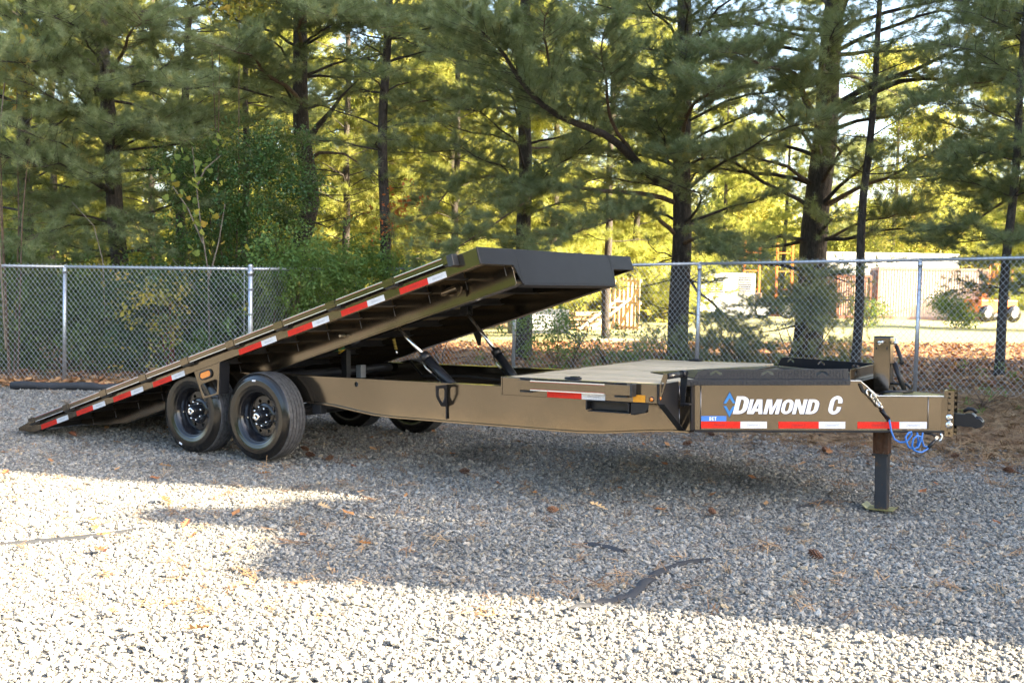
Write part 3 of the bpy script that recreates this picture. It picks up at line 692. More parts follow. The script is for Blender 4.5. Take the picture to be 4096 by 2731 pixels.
# tread plate step with upstand, drilled with chevrons
def chev(cx, cy, w=.075, h=.028): return [(cx - w/2, cy - h/2), (cx - w*.35, cy - h/2 - .004), (cx, cy + h*.1), (cx + w*.35, cy - h/2 - .004), (cx + w/2, cy - h/2), (cx + w*.45, cy - .001), (cx, cy + h/2 + .004), (cx - w*.45, cy - .001)]
wall = [(3.955, .858), (4.868, .858), (4.868, .934), (4.02, .930), (3.985, .915)]
hx = [(4.09, .908), (4.395, .908), (4.715, .908)]
T(MB().prism([wall] + [chev(*h) for h in hx], 0, .007, tf(-.018)), 'tray_wall', TREADPL, .001)
T(MB().prism([(3.90, .857), (4.872, .857), (4.868, .826), (3.895, .824)], 0, .006, tf(.030)), 'step_lip', TREADPL, .0015)
T(MB().prism([(0, 0), (1, 0)] and [(3.90, -.018), (4.872, -.018), (4.872, .036), (3.90, .036)], 0, .005, lambda x, y, d: tuple(Vector(tf()(x, .8575 + d, y)))), 'step_plate', TREADPL, .001)
loz = MB(); q = random.Random(5)
def lozenge(cx, cy, ang, off, L=.0125, W=.0045, H=.0042):
    f = tf(off); cs, sn = math.cos(ang), math.sin(ang)
    p = [(cx + L*cs/TL, cy + L*sn), (cx - W*sn/TL, cy + W*cs), (cx - L*cs/TL, cy - L*sn), (cx + W*sn/TL, cy - W*cs)]
    vs = [f(x, y, 0) for x, y in p] + [f(cx, cy, H)]; loz.add(vs, [(0, 1, 4), (1, 2, 4), (2, 3, 4), (3, 0, 4)])
for i in range(46):
    for j in range(4):
        x = 3.99 + i*.0188; y = .868 + j*.0175
        if x + (y-.86)*.0 < 4.86 and not any(abs(x-a) < .034 and abs(y-b+.002) < .018 for a, b in hx) and not (x < 4.03 and y > .90): lozenge(x, y, R(45 if (i + j) % 2 else -45), -.0109)
    for j in range(2):
        x = 3.915 + i*.0206
        if x < 4.86: lozenge(x, .834 + j*.0145, R(45 if (i+j) % 2 else -45), .0361)
o = T(loz, 'tread_pattern', TREADPL, 0); o['kind'] = 'stuff'
# far wall and front wall of the tray
T(MB().prism([wall] + [chev(*h) for h in hx], 0, -.007, lambda x, y, d: (lambda p: (p[0], 2*TC - p[1] - .08, p[2]))(tf(-.018)(x, y, d))), 'tray_wall', BLACK, .001)
T(MB().prism([[(.865, .850), (1.665, .850), (1.665, .932), (.865, .932)], chev(1.0, .90, .06), chev(1.5, .90, .06)], 0, .007, face(4.872)), 'tray_front_wall', PAINT, .0015)
T(MB().box((4.880, .90, .842), (4.90, 1.62, .858)), 'tray_front_flange', BLACK)
# end plate with holes, coupler
T(MB().box((5.33, 1.175, .512), (5.45, 1.325, .742)), 'tongue_nose', PAINT, .002)
def cir(x, y, r, n=12): return [(x + r*math.cos(2*math.pi*k/n), y + r*math.sin(2*math.pi*k/n)) for k in range(n)]
T(MB().prism([[(5.430, .472), (5.487, .472), (5.490, .785), (5.430, .785)]] + [cir(5.459, z, .009) for z in (.495, .655, .70, .74, .765)], 0, .012, side(1.185)), 'channel_side', PAINT, .002)
T(MB().prism([[(5.430, .472), (5.487, .472), (5.490, .785), (5.430, .785)]] + [cir(5.459, z, .009) for z in (.495, .655, .70, .74, .765)], 0, .012, side(1.303)), 'channel_side', PAINT, .002)
T(MB().box((5.418, 1.198, .470), (5.430, 1.302, .787)), 'channel_back', PAINT)
for z in (.602, .552):
    o = T(MB().lathe([(0, -.012), (.019, -.012), (.024, -.006), (.025, 0)], 20, Matrix.Translation((5.459, 1.184, z))), 'washer', CHROME, 0)
    MB().lathe([(0, -.022), (.011, -.022), (.012, -.0125)], 6, Matrix.Translation((5.459, 1.184, z)), smooth=False).build('bolt_head', ZINC, o)
cp = [(5.50, .545), (5.60, .543), (5.625, .535), (5.662, .548), (5.668, .580), (5.652, .600), (5.628, .604), (5.615, .622), (5.595, .637), (5.56, .634), (5.55, .627), (5.44, .632), (5.44, .545)]
T(MB().prism(cp, 0, .084, side(1.208)), 'coupler', BLACK, .012)
T(MB().ball((5.628, 1.25, .580), .038, 14, 10), 'ball_socket', BLACK, 0)
T(MB().tube([(5.54, 1.25, .645), (5.57, 1.25, .665), (5.60, 1.25, .662), (5.625, 1.25, .640)], .012, 10), 'latch_handle', BLACK, 0)

# jack
JB = 1.25
T(MB().box((4.945, JB - .055, .742), (5.060, JB + .055, 1.142)), 'jack_housing', PAINT, .006)
T(MB().box((4.943, JB - .057, 1.1425), (5.062, JB + .057, 1.150)), 'jack_cap', DARK, .002)
jk = T(MB().box((4.947, JB - .05, .314), (5.053, JB + .05, .60)), 'jack_sleeve', m_bark('rusty_steel', (.11, .05, .025), (.07, .055, .045)), .004)
T(MB().box((4.942, JB - .054, .298), (5.056, JB + .054, .314)), 'jack_collar', DARK, .002)
def m_leg():
    m = mat('worn_leg_steel', (.06, .065, .075), .45, .3); t = NT(m); co = t.coord(); n = t.noise(co, 11, 5, .7)
    t.color(t.ramp(n, [(.58, (.035, .037, .043)), (.66, (.10, .06, .035)), (.75, (.20, .09, .04))])); t.rough(t.ramp(n, [(.3, (.35,)*3), (.7, (.7,)*3)])); return m
T(MB().box((4.960, JB - .042, -.085), (5.046, JB + .042, .300)), 'jack_leg', m_leg(), .005)
T(MB().prism([(4.915, JB - .075), (5.095, JB - .075), (5.095, JB + .075), (4.915, JB + .075)], 0, .006, lambda x, y, d: (x, y, -.086 + d)).prism([(4.88, JB - .075), (4.914, JB - .075), (4.914, JB + .075), (4.88, JB + .075)], 0, .006, lambda x, y, d: (x, y, -.086 + (4.914 - x)*.8 + d)), 'foot_plate', ZYEL, 0)
T(MB().tube([(4.99, JB - .056, 1.105), (4.99, JB - .075, 1.105)], .014, 12).tube([(4.975, JB - .075, 1.105), (5.02, JB - .078, 1.112)], .009, 8), 'jack_shaft', CHROME, 0)
T(MB().box((4.962, JB - .0575, 1.055), (4.970, JB - .0555, 1.075)).box((5.035, JB - .0575, 1.055), (5.043, JB - .0555, 1.075)), 'jack_slot', HOSE, 0)
T(MB().tube([(5.062, JB, 1.105), (5.10, JB, 1.105)], .012, 10).tube([(5.088, JB, 1.075), (5.085, JB, 1.14)], .006, 8), 'crank_pin', CHROME, 0)
T(MB().tube([(5.088, JB, 1.085), (5.125, JB, .985), (5.13, JB, .965), (5.118, JB, .958)], .014, 10), 'crank_arm', BLACK, 0)
T(MB().tube([(5.075, JB, .962), (5.15, JB, .765)], .017, 12), 'crank_handle', BLACK, 0)
T(MB().tube([(4.86, 1.02, .75), (4.93, .99, .765), (5.03, 1.0, .752)], .008, 8).tube([(5.03, 1.08, .76), (5.08, 1.03, .775), (5.16, 1.06, .778), (5.22, 1.14, .775), (5.21, 1.22, .765), (5.15, 1.2, .76)], .009, 8), 'hose', HOSE, 0)
T(MB().tube([(4.95, 1.36, .76), (5.02, 1.42, .80), (5.12, 1.42, .80), (5.17, 1.36, .775)], .010, 8), 'hose', HOSE, 0)

# chain plate, hooks and safety cable
f = tf(.0)
T(MB().prism([[(4.926, .835), (4.940, .835), (4.955, .790), (5.000, .752), (4.992, .742), (4.945, .775), (4.926, .825)]], 0, .008, tf(.012)), 'chain_bracket', BLACK, .001)
def link(c, r, sx, sz, tilt, name='chain_link', m=ZINC):
    pts = []
    for k in range(14):
        a = 2*math.pi*k/14; x = sx*math.cos(a); z = sz*math.sin(a)
        pts.append(Vector(tf(.020)(c[0] + (x*math.cos(tilt) - z*math.sin(tilt))/TL, c[1] + x*math.sin(tilt) + z*math.cos(tilt), c[2] + .008*math.sin(2*a + tilt))))
    return T(MB().tube(pts, r, 8, closed=True), name, m, 0)
link((4.985, .768, .0), .0065, .028, .018, -.9); link((5.005, .742, .012), .006, .024, .015, -1.1); link((5.02, .718, .0), .006, .022, .014, -.9); link((5.035, .695, .01), .0055, .022, .013, -1.1)
T(MB().tube([tf(.02)(5.03, .700, 0), tf(.026)(5.055, .675, 0), tf(.024)(5.062, .655, 0)], .011, 10), 'snap_hook', CHROME, 0)
T(MB().tube([tf(.024)(5.060, .652, 0), tf(.024)(5.100, .592, 0)], .0115, 10), 'cable_sleeve', HOSE, 0)
def tcp(px): return [tf(o)(x, z, 0) for x, z, o in px]
# coil path measured on the tongue plane: (a, z, offset)
cb = [(5.100, .592, .024), (5.105, .56, .026), (5.112, .51, .03), (5.13, .455, .035), (5.16, .435, .04), (5.185, .437, .045), (5.205, .452, .05), (5.225, .49, .05), (5.222, .508, .05), (5.205, .505, .06), (5.185, .475, .065), (5.19, .44, .07), (5.205, .405, .06), (5.235, .392, .055), (5.265, .405, .05), (5.28, .45, .045), (5.278, .475, .05), (5.255, .485, .06), (5.232, .465, .065), (5.222, .42, .07), (5.235, .385, .06), (5.265, .370, .05), (5.29, .368, .04), (5.32, .385, .03), (5.335, .40, .02)]
T(MB().tube(tcp(cb), .0068, 10), 'safety_cable', CABLE, 0)
T(MB().tube(tcp([(5.265, .50, .02), (5.27, .44, .03), (5.262, .405, .03)]), .0068, 8).tube(tcp([(5.30, .50, .01), (5.295, .45, .015), (5.305, .405, .02), (5.335, .40, .02)]), .0065, 8), 'safety_cable', CABLE, 0)
T(MB().tube(tcp([(5.325, .39, .02), (5.37, .445, .02)]), .011, 10), 'cable_sleeve', HOSE, 0)
T(MB().tube(tcp([(5.37, .445, .02), (5.385, .462, .02)]), .008, 8).tube(tcp([(5.39, .438, .02), (5.405, .45, .02), (5.412, .475, .02), (5.40, .495, .02)]), .008, 8).prism(cir(5.377, .468, .011), 0, .02, tf(.012)), 'snap_hook', CHROME, 0)
T(MB().tube(tcp([(5.30, .50, -.01), (5.35, .488, .0), (5.38, .478, .01)]), .009, 8), 'cable_anchor', BLACK, 0)
# tapes, stickers and lettering on the tongue
for a0, a1, a2 in ((3.999, 4.234, 4.391), (4.458, 4.695, 4.851), (4.922, 5.166, 5.327)):
    for p, q_, m, nm, tm in ((a0, a1, RED, 'red_tape', SMALL_R), (a1, a2, WHITE, 'white_tape', SMALL_W)):
        o = T(MB().prism([(p, .524), (q_ - .0008, .524), (q_ - .0008, .571), (p, .571)], .0005, .003, tf()), nm, m, 0)
        c = Vector(tf(.0036)((p+q_)/2, .5475, 0)); Mt = Matrix(((TD.x, 0, TN.x, c.x), (TD.y, 0, TN.y, c.y), (0, 1, 0, c.z), (0, 0, 0, 1))); put('lettering', tm, o, Mt)
st_ = T(MB().prism([(3.999, .573), (4.151, .573), (4.151, .609), (3.999, .609)], .0005, .003, tf()), 'model_sticker', BLUEST, 0)
# letter shapes in a unit box, built by hand (heavy oblique capitals)
def arc(cx, cy, rx, ry, a0, a1, n): return [(cx + rx*math.cos(R(a0 + (a1-a0)*k/n)), cy + ry*math.sin(R(a0 + (a1-a0)*k/n))) for k in range(n + 1)]
def G_D(): return [[(0, 0), (.42, 0)] + arc(.42, .34, .58, .34, -90, 0, 6)[1:] + arc(.42, .66, .58, .34, 0, 90, 6) + [(0, 1)], [(.36, .17), (.42, .17)] + arc(.42, .34, .22, .17, -90, 0, 4)[1:] + arc(.42, .66, .22, .17, 0, 90, 4) + [(.36, .83)]]
G = {'D': G_D(), 'I': [[(0, 0), (1, 0), (1, 1), (0, 1)]],
     'A': [[(0, 0), (.30, 0), (.36, .18), (.64, .18), (.70, 0), (1, 0), (.72, 1), (.28, 1)], [(.415, .36), (.585, .36), (.50, .74)]],
     'M': [[(0, 0), (.24, 0), (.24, .70), (.40, 0), (.60, 0), (.76, .70), (.76, 0), (1, 0), (1, 1), (.66, 1), (.50, .40), (.34, 1), (0, 1)]],
     'O': [arc(.5, .34, .5, .34, -180, 0, 10) + arc(.5, .66, .5, .34, 0, 180, 10), arc(.5, .34, .17, .17, -180, 0, 6) + arc(.5, .66, .17, .17, 0, 180, 6)],
     'N': [[(0, 0), (.30, 0), (.30, .56), (.66, 0), (1, 0), (1, 1), (.70, 1), (.70, .44), (.34, 1), (0, 1)]],
     'E': [[(0, 0), (1, 0), (1, .19), (.38, .19), (.38, .41), (.92, .41), (.92, .59), (.38, .59), (.38, .81), (1, .81), (1, 1), (0, 1)]],
     'T': [[(.32, 0), (.68, 0), (.68, .81), (1, .81), (1, 1), (0, 1), (0, .81), (.32, .81)]],
     'C': [arc(.5, .34, .5, .34, 0, -180, 12) + arc(.5, .66, .5, .34, 180, 0, 12) + [(1, .61), (.66, .61)] + arc(.5, .66, .165, .18, 0, 180, 8) + arc(.5, .34, .165, .18, 180, 360, 8) + [(.66, .40), (1, .40)]]}
def letter(ch, x0, x1, z0, z1, m, parent, name='letter', shear=.24, d0=.0006, d1=.0028, grow=0):
    # x0..x1: foot of the glyph along the a axis
    h = z1 - z0; w = x1 - x0
    lps = [[(x0 + px*w + py*h*shear/TL, z0 + py*h) for px, py in lp] for lp in G[ch]]
    return MB().prism(lps, d0, d1, tf()).build(name, m, parent, 0)
let = [('D', 4.188, 4.266, .624, .746), ('I', 4.271, 4.291, .624, .725), ('A', 4.289, 4.362, .624, .725), ('M', 4.368, 4.458, .624, .725), ('O', 4.466, 4.531, .624, .725), ('N', 4.537, 4.607, .624, .725), ('D', 4.615, 4.682, .624, .725), ('C', 4.742, 4.814, .622, .749)]
for ch, x0, x1, z0, z1 in let:
    o = letter(ch, x0, x1, z0, z1, LETTER, trailer, 'letter', d0=.0022, d1=.0040)
    letter(ch, x0 + .0022, x1 + .0036, z0 - .0022, z1 - .0018, LOGOEDGE, o, 'letter_edge', d0=.0005, d1=.0018)
for ch, x0, x1 in (('D', 4.050, 4.062), ('E', 4.066, 4.077), ('T', 4.080, 4.093)): letter(ch, x0, x1, .578, .603, LETTER, st_, 'lettering', 0, .0034, .0045)
# diamond emblem: an upper and a lower chevron with bevelled facets
def chevr(pts, c, m, grow):
    return MB().prism([(c[0] + (x-c[0])*grow, c[1] + (z-c[1])*grow) for x, z in pts], .0006, .0022 if grow > 1 else .0036, tf()).build('emblem', m, trailer, 0)
up = [(4.170, .775), (4.204, .699), (4.190, .697), (4.170, .735), (4.149, .696), (4.133, .696)]
dn = [(4.134, .680), (4.150, .678), (4.169, .640), (4.189, .677), (4.203, .677), (4.169, .602)]
for p in (up, dn):
    c = (sum(a for a, b in p)/6, sum(b for a, b in p)/6); chevr(p, c, LOGOEDGE, 1.10); chevr(p, c, LOGO, .97)
print('trailer built')
# ------------------------------------------------------------------ buildings added right of the yard, out of view, shaped to cast the shade
SIDING = m_paint('metal_siding', (.45, .43, .40), .6, 0, .95, 1.05); ROOFM = m_paint('roof_sheet', (.22, .23, .24), .5, .2)
def building(name, x0, x1, y0, y1, h, label):
    root = MB().box((x0, y0, -.5), (x1, y1, h - .25)).build(name, SIDING); tag(root, label, 'building')
    MB().box((x0 - .08, y0 - .02, h - .249), (x1 + .1, y1 + .02, h)).build('roof', ROOFM, root)
    y = y0 + 1.2; k = 0
    while y < y1 - 1.5:
        w = MB().box((x0 - .05, y, 1.0), (x0 - .003, y + 1.1, 2.2)).build('window', mat('window_glass', (.05, .06, .07), .05, 0, .8) if 'window_glass' not in bpy.data.materials else bpy.data.materials['window_glass'], root)
        MB().box((x0 - .09, y - .06, .94), (x0 - .003, y + 1.16, .997)).build('sill', ROOFM, w); y += 3.2
    return root
XB = 14.0
def yB(px, py): return py - (XB - px) / .954 * .300
building('shade_block', XB, 19, yB(2.295, 4.589), 2.05, 8.6, 'added low grey block, out of view, casting the near edge of the shade')
building('shade_tower', 13.2, 13.99, 2.086, 2.41, 8.75, 'added narrow tower, out of view, casting a shade band on the left gravel')
building('shade_link', XB + .01, 15, 2.42, 2.73, 8.7, 'added small block, out of view, kept low to leave a lit streak')
building('shade_hall', XB, 22, 3.04, 16.8, 19.0, 'added tall grey hall, out of view, shading the trailer and the front pines')

# ------------------------------------------------------------------ tree building blocks
def needle_tuft(q, n=64, L=.11, w=.0036, spread=(15, 95), stem=.09):
    m = MB()
    for i in range(n):
        th = R(q.uniform(*spread)); ph = q.uniform(0, 6.283); d = Vector((math.sin(th)*math.cos(ph), math.sin(th)*math.sin(ph), math.cos(th)))
        p = Vector((0, 0, q.uniform(-stem, .01))); l = L*q.uniform(.75, 1.1); s = d.orthogonal(); s.rotate(Matrix.Rotation(q.uniform(0, 6.28), 3, d)); s = s.normalized()*w
        e = p + d*l + Vector((0, 0, -.012))
        m.add([p - s*.6, p + s*.6, e], [(0, 1, 2)])
    return m
def leaf_cluster(q, n=22, R0=.16, L=.05, asp=.5):
    m = MB()
    for i in range(n):
        c = Vector((q.gauss(0, .45), q.gauss(0, .45), q.gauss(0, .4)))*R0*1.2
        nrm = Vector((q.gauss(0, .5), q.gauss(0, .5), 1)).normalized(); d = nrm.orthogonal().normalized(); d.rotate(Matrix.Rotation(q.uniform(0, 6.28), 3, nrm)); s = nrm.cross(d)
        l = L*q.uniform(.7, 1.25); d = d + Vector((0, 0, -.3)); w_ = l*asp*.5
        m.add([c - d*l*.5, c - d*l*.1 + s*w_, c + d*l*.2 + s*w_*.8, c + d*l*.55, c + d*l*.2 - s*w_*.8, c - d*l*.1 - s*w_], [(0, 1, 2, 3), (0, 3, 4, 5)])
    return m
q = random.Random(11)
TUFT = [proto('needle_tuft', needle_tuft(q), NEEDLE) for _ in range(5)]
TUFTM = [proto('olive_needle_tuft', needle_tuft(q, 44, .13, .006), NEEDLEM) for _ in range(4)]
TUFTY = [proto('sun_tinted_needle_tuft', needle_tuft(q, 46, .17, .009), NEEDLEY) for _ in range(4)]
LHOL = [proto('holly_sprig', leaf_cluster(q, 26, .15, .045, .55), HOLLY) for _ in range(4)]
LSHR = [proto('shrub_sprig', leaf_cluster(q, 22, .17, .06, .45), SHRUB) for _ in range(4)]
LSHRB = [proto('large_green_sprig', leaf_cluster(q, 22, .34, .14, .6), SHRUB) for _ in range(4)]
LVIN = [proto('vine_sprig', leaf_cluster(q, 18, .15, .065, .6), VINE) for _ in range(3)]
LYEL = [proto('yellow_sprig', leaf_cluster(q, 12, .15, .085, .55), YLEAF) for _ in range(3)]
LDEC = [proto('broadleaf_sprig', leaf_cluster(q, 22, .34, .14, .6), DECID) for _ in range(4)]
LRED = [proto('red_sprig', leaf_cluster(q, 12, .12, .07, .6), REDLF) for _ in range(2)]
LPALE = [proto('pale_sprig', leaf_cluster(q, 6, .16, .10, .8), TULIP) for _ in range(3)]

class Crown:
    def __init__(s): s.p = []; s.r = []; s.s = []
    def add(s, p, d, sc_, q): s.p.append(tuple(p)); e = dir_rot(d, q.uniform(0, 6.28)); s.r.append(tuple(e)); s.s.append(sc_)
def limb(cr, wood, p0, p1, r0, q, arch=.25, twig=.75, dens=1.0, start=.3, tuft=(.8, 1.25), sub=True, wn=5, droop=0):
    """one limb: curved tube, side twigs in a flattish spray and needle tufts along the twigs"""
    p0 = Vector(p0); p1 = Vector(p1); ax = p1 - p0; L = ax.length; n = max(4, int(L/.35)); path = []
    off = Vector((q.gauss(0, .06), q.gauss(0, .06), 0))*L; sd = q.uniform(0, 6)
    for i in range(n + 1):
        t_ = i/n; path.append(p0 + ax*t_ + Vector((0, 0, 1))*(arch*math.sin(math.pi*t_)*L*.3 - droop*t_*t_) + off*math.sin(math.pi*t_) + Vector((math.sin(t_*9+sd), math.cos(t_*7+sd), math.sin(t_*11+sd)))*.02*L*(t_*(1-t_)*4))
    wood.tube(path, [max(.0045, r0*(1 - .88*i/n)) for i in range(n + 1)], wn, cap=False)
    if not sub: return path
    d = ax.normalized(); sidev = d.cross(Vector((0, 0, 1))).normalized(); nt = int(L*(1 - start)/.095*dens)
    for k in range(nt):
        t_ = start + (1 - start)*(k + q.random())/max(1, nt); i = min(n - 1, int(t_*n)); p = path[i].lerp(path[i+1], t_*n - i)
        sg = 1 if k % 2 else -1; tl = twig*q.uniform(.35, 1.0)*(1.05 - .6*abs(t_ - .55))*(L/2.5)**.35
        td = (d*q.uniform(.5, 1.1) + sidev*sg*q.uniform(.5, 1.0) + Vector((0, 0, q.uniform(-.15, .45)))).normalized()
        e = p + td*tl + Vector((0, 0, .06*tl)); wood.tube([p, p.lerp(e, .5) + Vector((0, 0, -.02)), e], [.006, .0045, .003], 3, cap=False)
        m = max(2, int(tl/.095))
        for j in range(m):
            u = .25 + .75*(j + q.random()*.6)/m
            if u > 1: u = 1
            pos = p.lerp(e, u) + Vector((q.gauss(0, .035), q.gauss(0, .035), q.gauss(0, .035)))
            td2 = (td + Vector((q.gauss(0, .35), q.gauss(0, .35), q.gauss(.25, .35)))).normalized(); cr.add(pos, td2, q.uniform(*tuft), q)
            if q.random() < .55:
                w2 = (td + sidev*q.uniform(-1.2, 1.2) + Vector((0, 0, q.uniform(-.2, .5)))).normalized(); cr.add(pos + w2*q.uniform(.08, .20), w2, q.uniform(*tuft), q)
    cr.add(path[-1], d, tuft[1], q)
    return path
def finish_tree(root, cr, wood, protos, bark=BARK, crown='crown'):
    if wood.v: o = wood.build('branches', bark, root, recalc=False); o['kind'] = 'stuff'
    if cr.p:
        n = len(cr.p); inv = root.matrix_world.inverted(); loc = Vector(root.location)
        pos = np.array(cr.p) - np.array(loc)
        points_obj(crown, pos, cr.r, cr.s, rng.integers(0, len(protos), n), protos, root)
def trunk_path(base, pts, q, top):
    """pts: (z, x, y) control points of the trunk axis"""
    P = [(gz(*base) - .15, base[0], base[1])] + pts
    out = []
    for z in np.arange(P[0][0], top, .45):
        for (z0, x0, y0), (z1, x1, y1) in zip(P, P[1:]):
            if z <= z1: break
        t_ = (z - z0)/(z1 - z0); out.append(Vector((x0 + (x1-x0)*t_ + .02*math.sin(z*1.9+base[0]), y0 + (y1-y0)*t_ + .02*math.cos(z*1.6), z)))
    return out
def pine(name_label, base, pts, r, h, seed, zfirst=1.4, Lmax=2.6, dens=1.0, bare=2.4, protos=None, bark=BARK, whorl=.5, per=(3, 5), twig=.8, tuft=(.8, 1.25), group=None, zstop=None, name='pine_tree', bias=None):
    q = random.Random(seed); protos = protos or TUFT
    Lmax *= 1.12; root = empty(name, (base[0], base[1], gz(*base))); tag(root, name_label, 'tree', group); bpy.context.view_layer.update()
    o3 = Vector(root.location); path = trunk_path(base, pts, q, h); n = len(path)
    tr = MB(); rad = [r*(1.0 - .8*i/n) * (1.25 if i == 0 else 1) for i in range(n)]
    tr.tube([p - o3 for p in path], rad, 14, cap=False)
    tr.build('trunk', bark, root, recalc=False)
    cr = Crown(); wood = MB(); z = zfirst
    while z < (zstop or h - .5):
        i = min(n - 2, max(0, int((z - path[0].z)/.45))); c = path[i].lerp(path[i+1], ((z - path[i].z)/.45))
        az = q.uniform(0, 6.28); kk = q.randint(*per)
        for b in range(kk):
            a = az + b*6.283/kk + q.gauss(0, .3); prof = min(1, .55 + (z - zfirst)/4) if z < 5 else max(.2, 1 - (z - 5)/(h - 4)*.85)
            L = Lmax*prof*q.uniform(.55, 1.1)
            if bias and q.random() < .35: a = bias + q.gauss(0, .6)
            rise = q.uniform(-.05, .35) if z > 2.5 else q.uniform(-.2, .2)
            e = c + Vector((math.cos(a)*L, math.sin(a)*L, rise*L))
            deadish = z < bare and q.random() < .7
            if z > 8.5:
                limb(cr, wood, c, e, r*.13, q, .1, twig, dens*.45, .3, (tuft[0]*1.5, tuft[1]*1.7), wn=3)
            elif deadish:
                limb(cr, wood, c, c.lerp(e, .75), r*.10, q, -.2, twig, dens*.15, .5, tuft, wn=4)
                for _ in range(5):
                    u = q.uniform(.3, 1); p = c.lerp(e, u*.75); w = Vector((q.gauss(0, 1), q.gauss(0, 1), q.gauss(0, .7))).normalized()*q.uniform(.2, .6); wood.tube([p, p + w], [.005, .002], 3, cap=False)
            else: limb(cr, wood, c, e, r*.16, q, q.uniform(-.1, .4), twig, dens, .25, tuft, wn=5)
        z += whorl*q.uniform(.75, 1.3)
    wood.v = [tuple(Vector(v) - o3) for v in wood.v]
    finish_tree(root, cr, wood, protos, bark)
    return root
def P3(u, v, Y): return (spot(u, Y), Y, hz(u, v, Y))
def tp(u, v, Y): p = P3(u, v, Y); return (p[2], p[0], p[1])

# the row of white pines just behind the fence
pine('tall pine with a kinked slanting trunk rising behind the left fence panel', (spot(292, 18.6), 18.6), [tp(262, 420, 18.7), tp(240, 200, 18.8), (9, spot(236, 19), 19), (14, spot(236, 19), 19.1)], .17, 13, 21, 1.9, 2.9, 1.0, 1.8, bias=-1.6)
pine('slender pine standing back left between two thicker trunks', (spot(415, 21.5), 21.5), [tp(415, 350, 21.5), tp(432, 120, 21.5), (14, spot(445, 21.5), 21.5)], .11, 12, 22, 3.0, 2.0, .75, 3.0, per=(3, 4))
pine('bent pine with a forked limb beside the fence corner post', (spot(680, 20), 20), [tp(683, 590, 20), tp(712, 450, 20), tp(690, 320, 20), tp(681, 60, 20), (14, spot(680, 20), 20)], .20, 14, 23, 2.6, 2.8, .75, 4.2, bias=-1.2)
pine('thin straight pine rising above the vine covered fence', (spot(882, 19), 19), [tp(880, 500, 19), tp(872, 250, 19), tp(886, 0, 19), (14, spot(886, 19), 19)], .115, 12, 24, 3.2, 2.0, .65, 3.6, per=(3, 4))
pine('pine rising directly behind the high end of the raised deck', (spot(1202, 21), 21), [tp(1198, 400, 21), tp(1190, 200, 21), (14, spot(1188, 21), 21)], .17, 14, 25, 1.9, 2.9, .9, 2.2, bias=-1.6)
pine('straight pine between the wood pallets and the white generator', (spot(1560, 20), 20), [tp(1556, 300, 20), tp(1550, 0, 20), (15, spot(1548, 20), 20)], .205, 15, 26, 1.1, 2.8, .85, 2.3, bias=-1.9)
pine('thickest pine with long right limbs behind the tongue of the trailer', (spot(1855, 20.8), 20.8), [tp(1862, 560, 20.8), tp(1878, 300, 20.8), tp(1890, 0, 20.8), (15, spot(1895, 21), 21)], .30, 15, 27, .9, 2.9, .75, 2.4, bias=-1.9)
pine('thin pine with patchy bark just right of the thickest trunk', (spot(1968, 18.7), 18.7), [tp(1972, 450, 18.7), tp(1990, 150, 18.7), (11, spot(1995, 18.7), 18.7)], .09, 10, 28, 2.0, 1.5, .6, 3.4, per=(2, 3))
pine('young thin pine at the far right behind the last fence panel', (spot(2298, 16.8), 16.8), [tp(2305, 560, 16.8), tp(2318, 300, 16.8), (11, spot(2325, 17), 17)], .08, 11, 29, 1.6, 1.9, 1.0, 1.2)
pine('dark pine closing the row at the right edge', (spot(2520, 17.6), 17.6), [(14, spot(2520, 17.6), 17.6)], .2, 13, 30, 1.8, 3.0, .9, 1.8, bias=3.1)
pine('bushy pine closing the row at the left edge', (spot(60, 20), 20), [(14, spot(50, 20), 20)], .16, 13, 31, 1.2, 2.8, 1.0, 1.4, bias=-1.2)
pine('slim pine set back behind the holly', (spot(560, 23.5), 23.5), [(14, spot(566, 23.5), 23.5)], .1, 12, 32, 3.2, 2.0, .6, 3.4, per=(3, 4))

for k, (u, Y, lab) in enumerate(((120, 27, 'olive pine in the second row left of the kinked pine'), (345, 28, 'olive pine in the second row behind the holly'), (790, 27, 'olive pine in the second row between the bent and the thin pine'), (1040, 28, 'olive pine in the second row behind the raised deck'), (1390, 27.5, 'olive pine in the second row behind the long limb'), (2420, 27, 'olive pine in the second row at the right edge'))):
    lo = 2.6 if u > 1300 else 1.6
    pine(lab, (spot(u, Y), Y), [(15, spot(u + 6, Y), Y)], .11, 13, 200 + k, lo, 2.4, .22, lo, protos=TUFTM, per=(3, 5), tuft=(1.2, 2.0), twig=.9, whorl=.42)

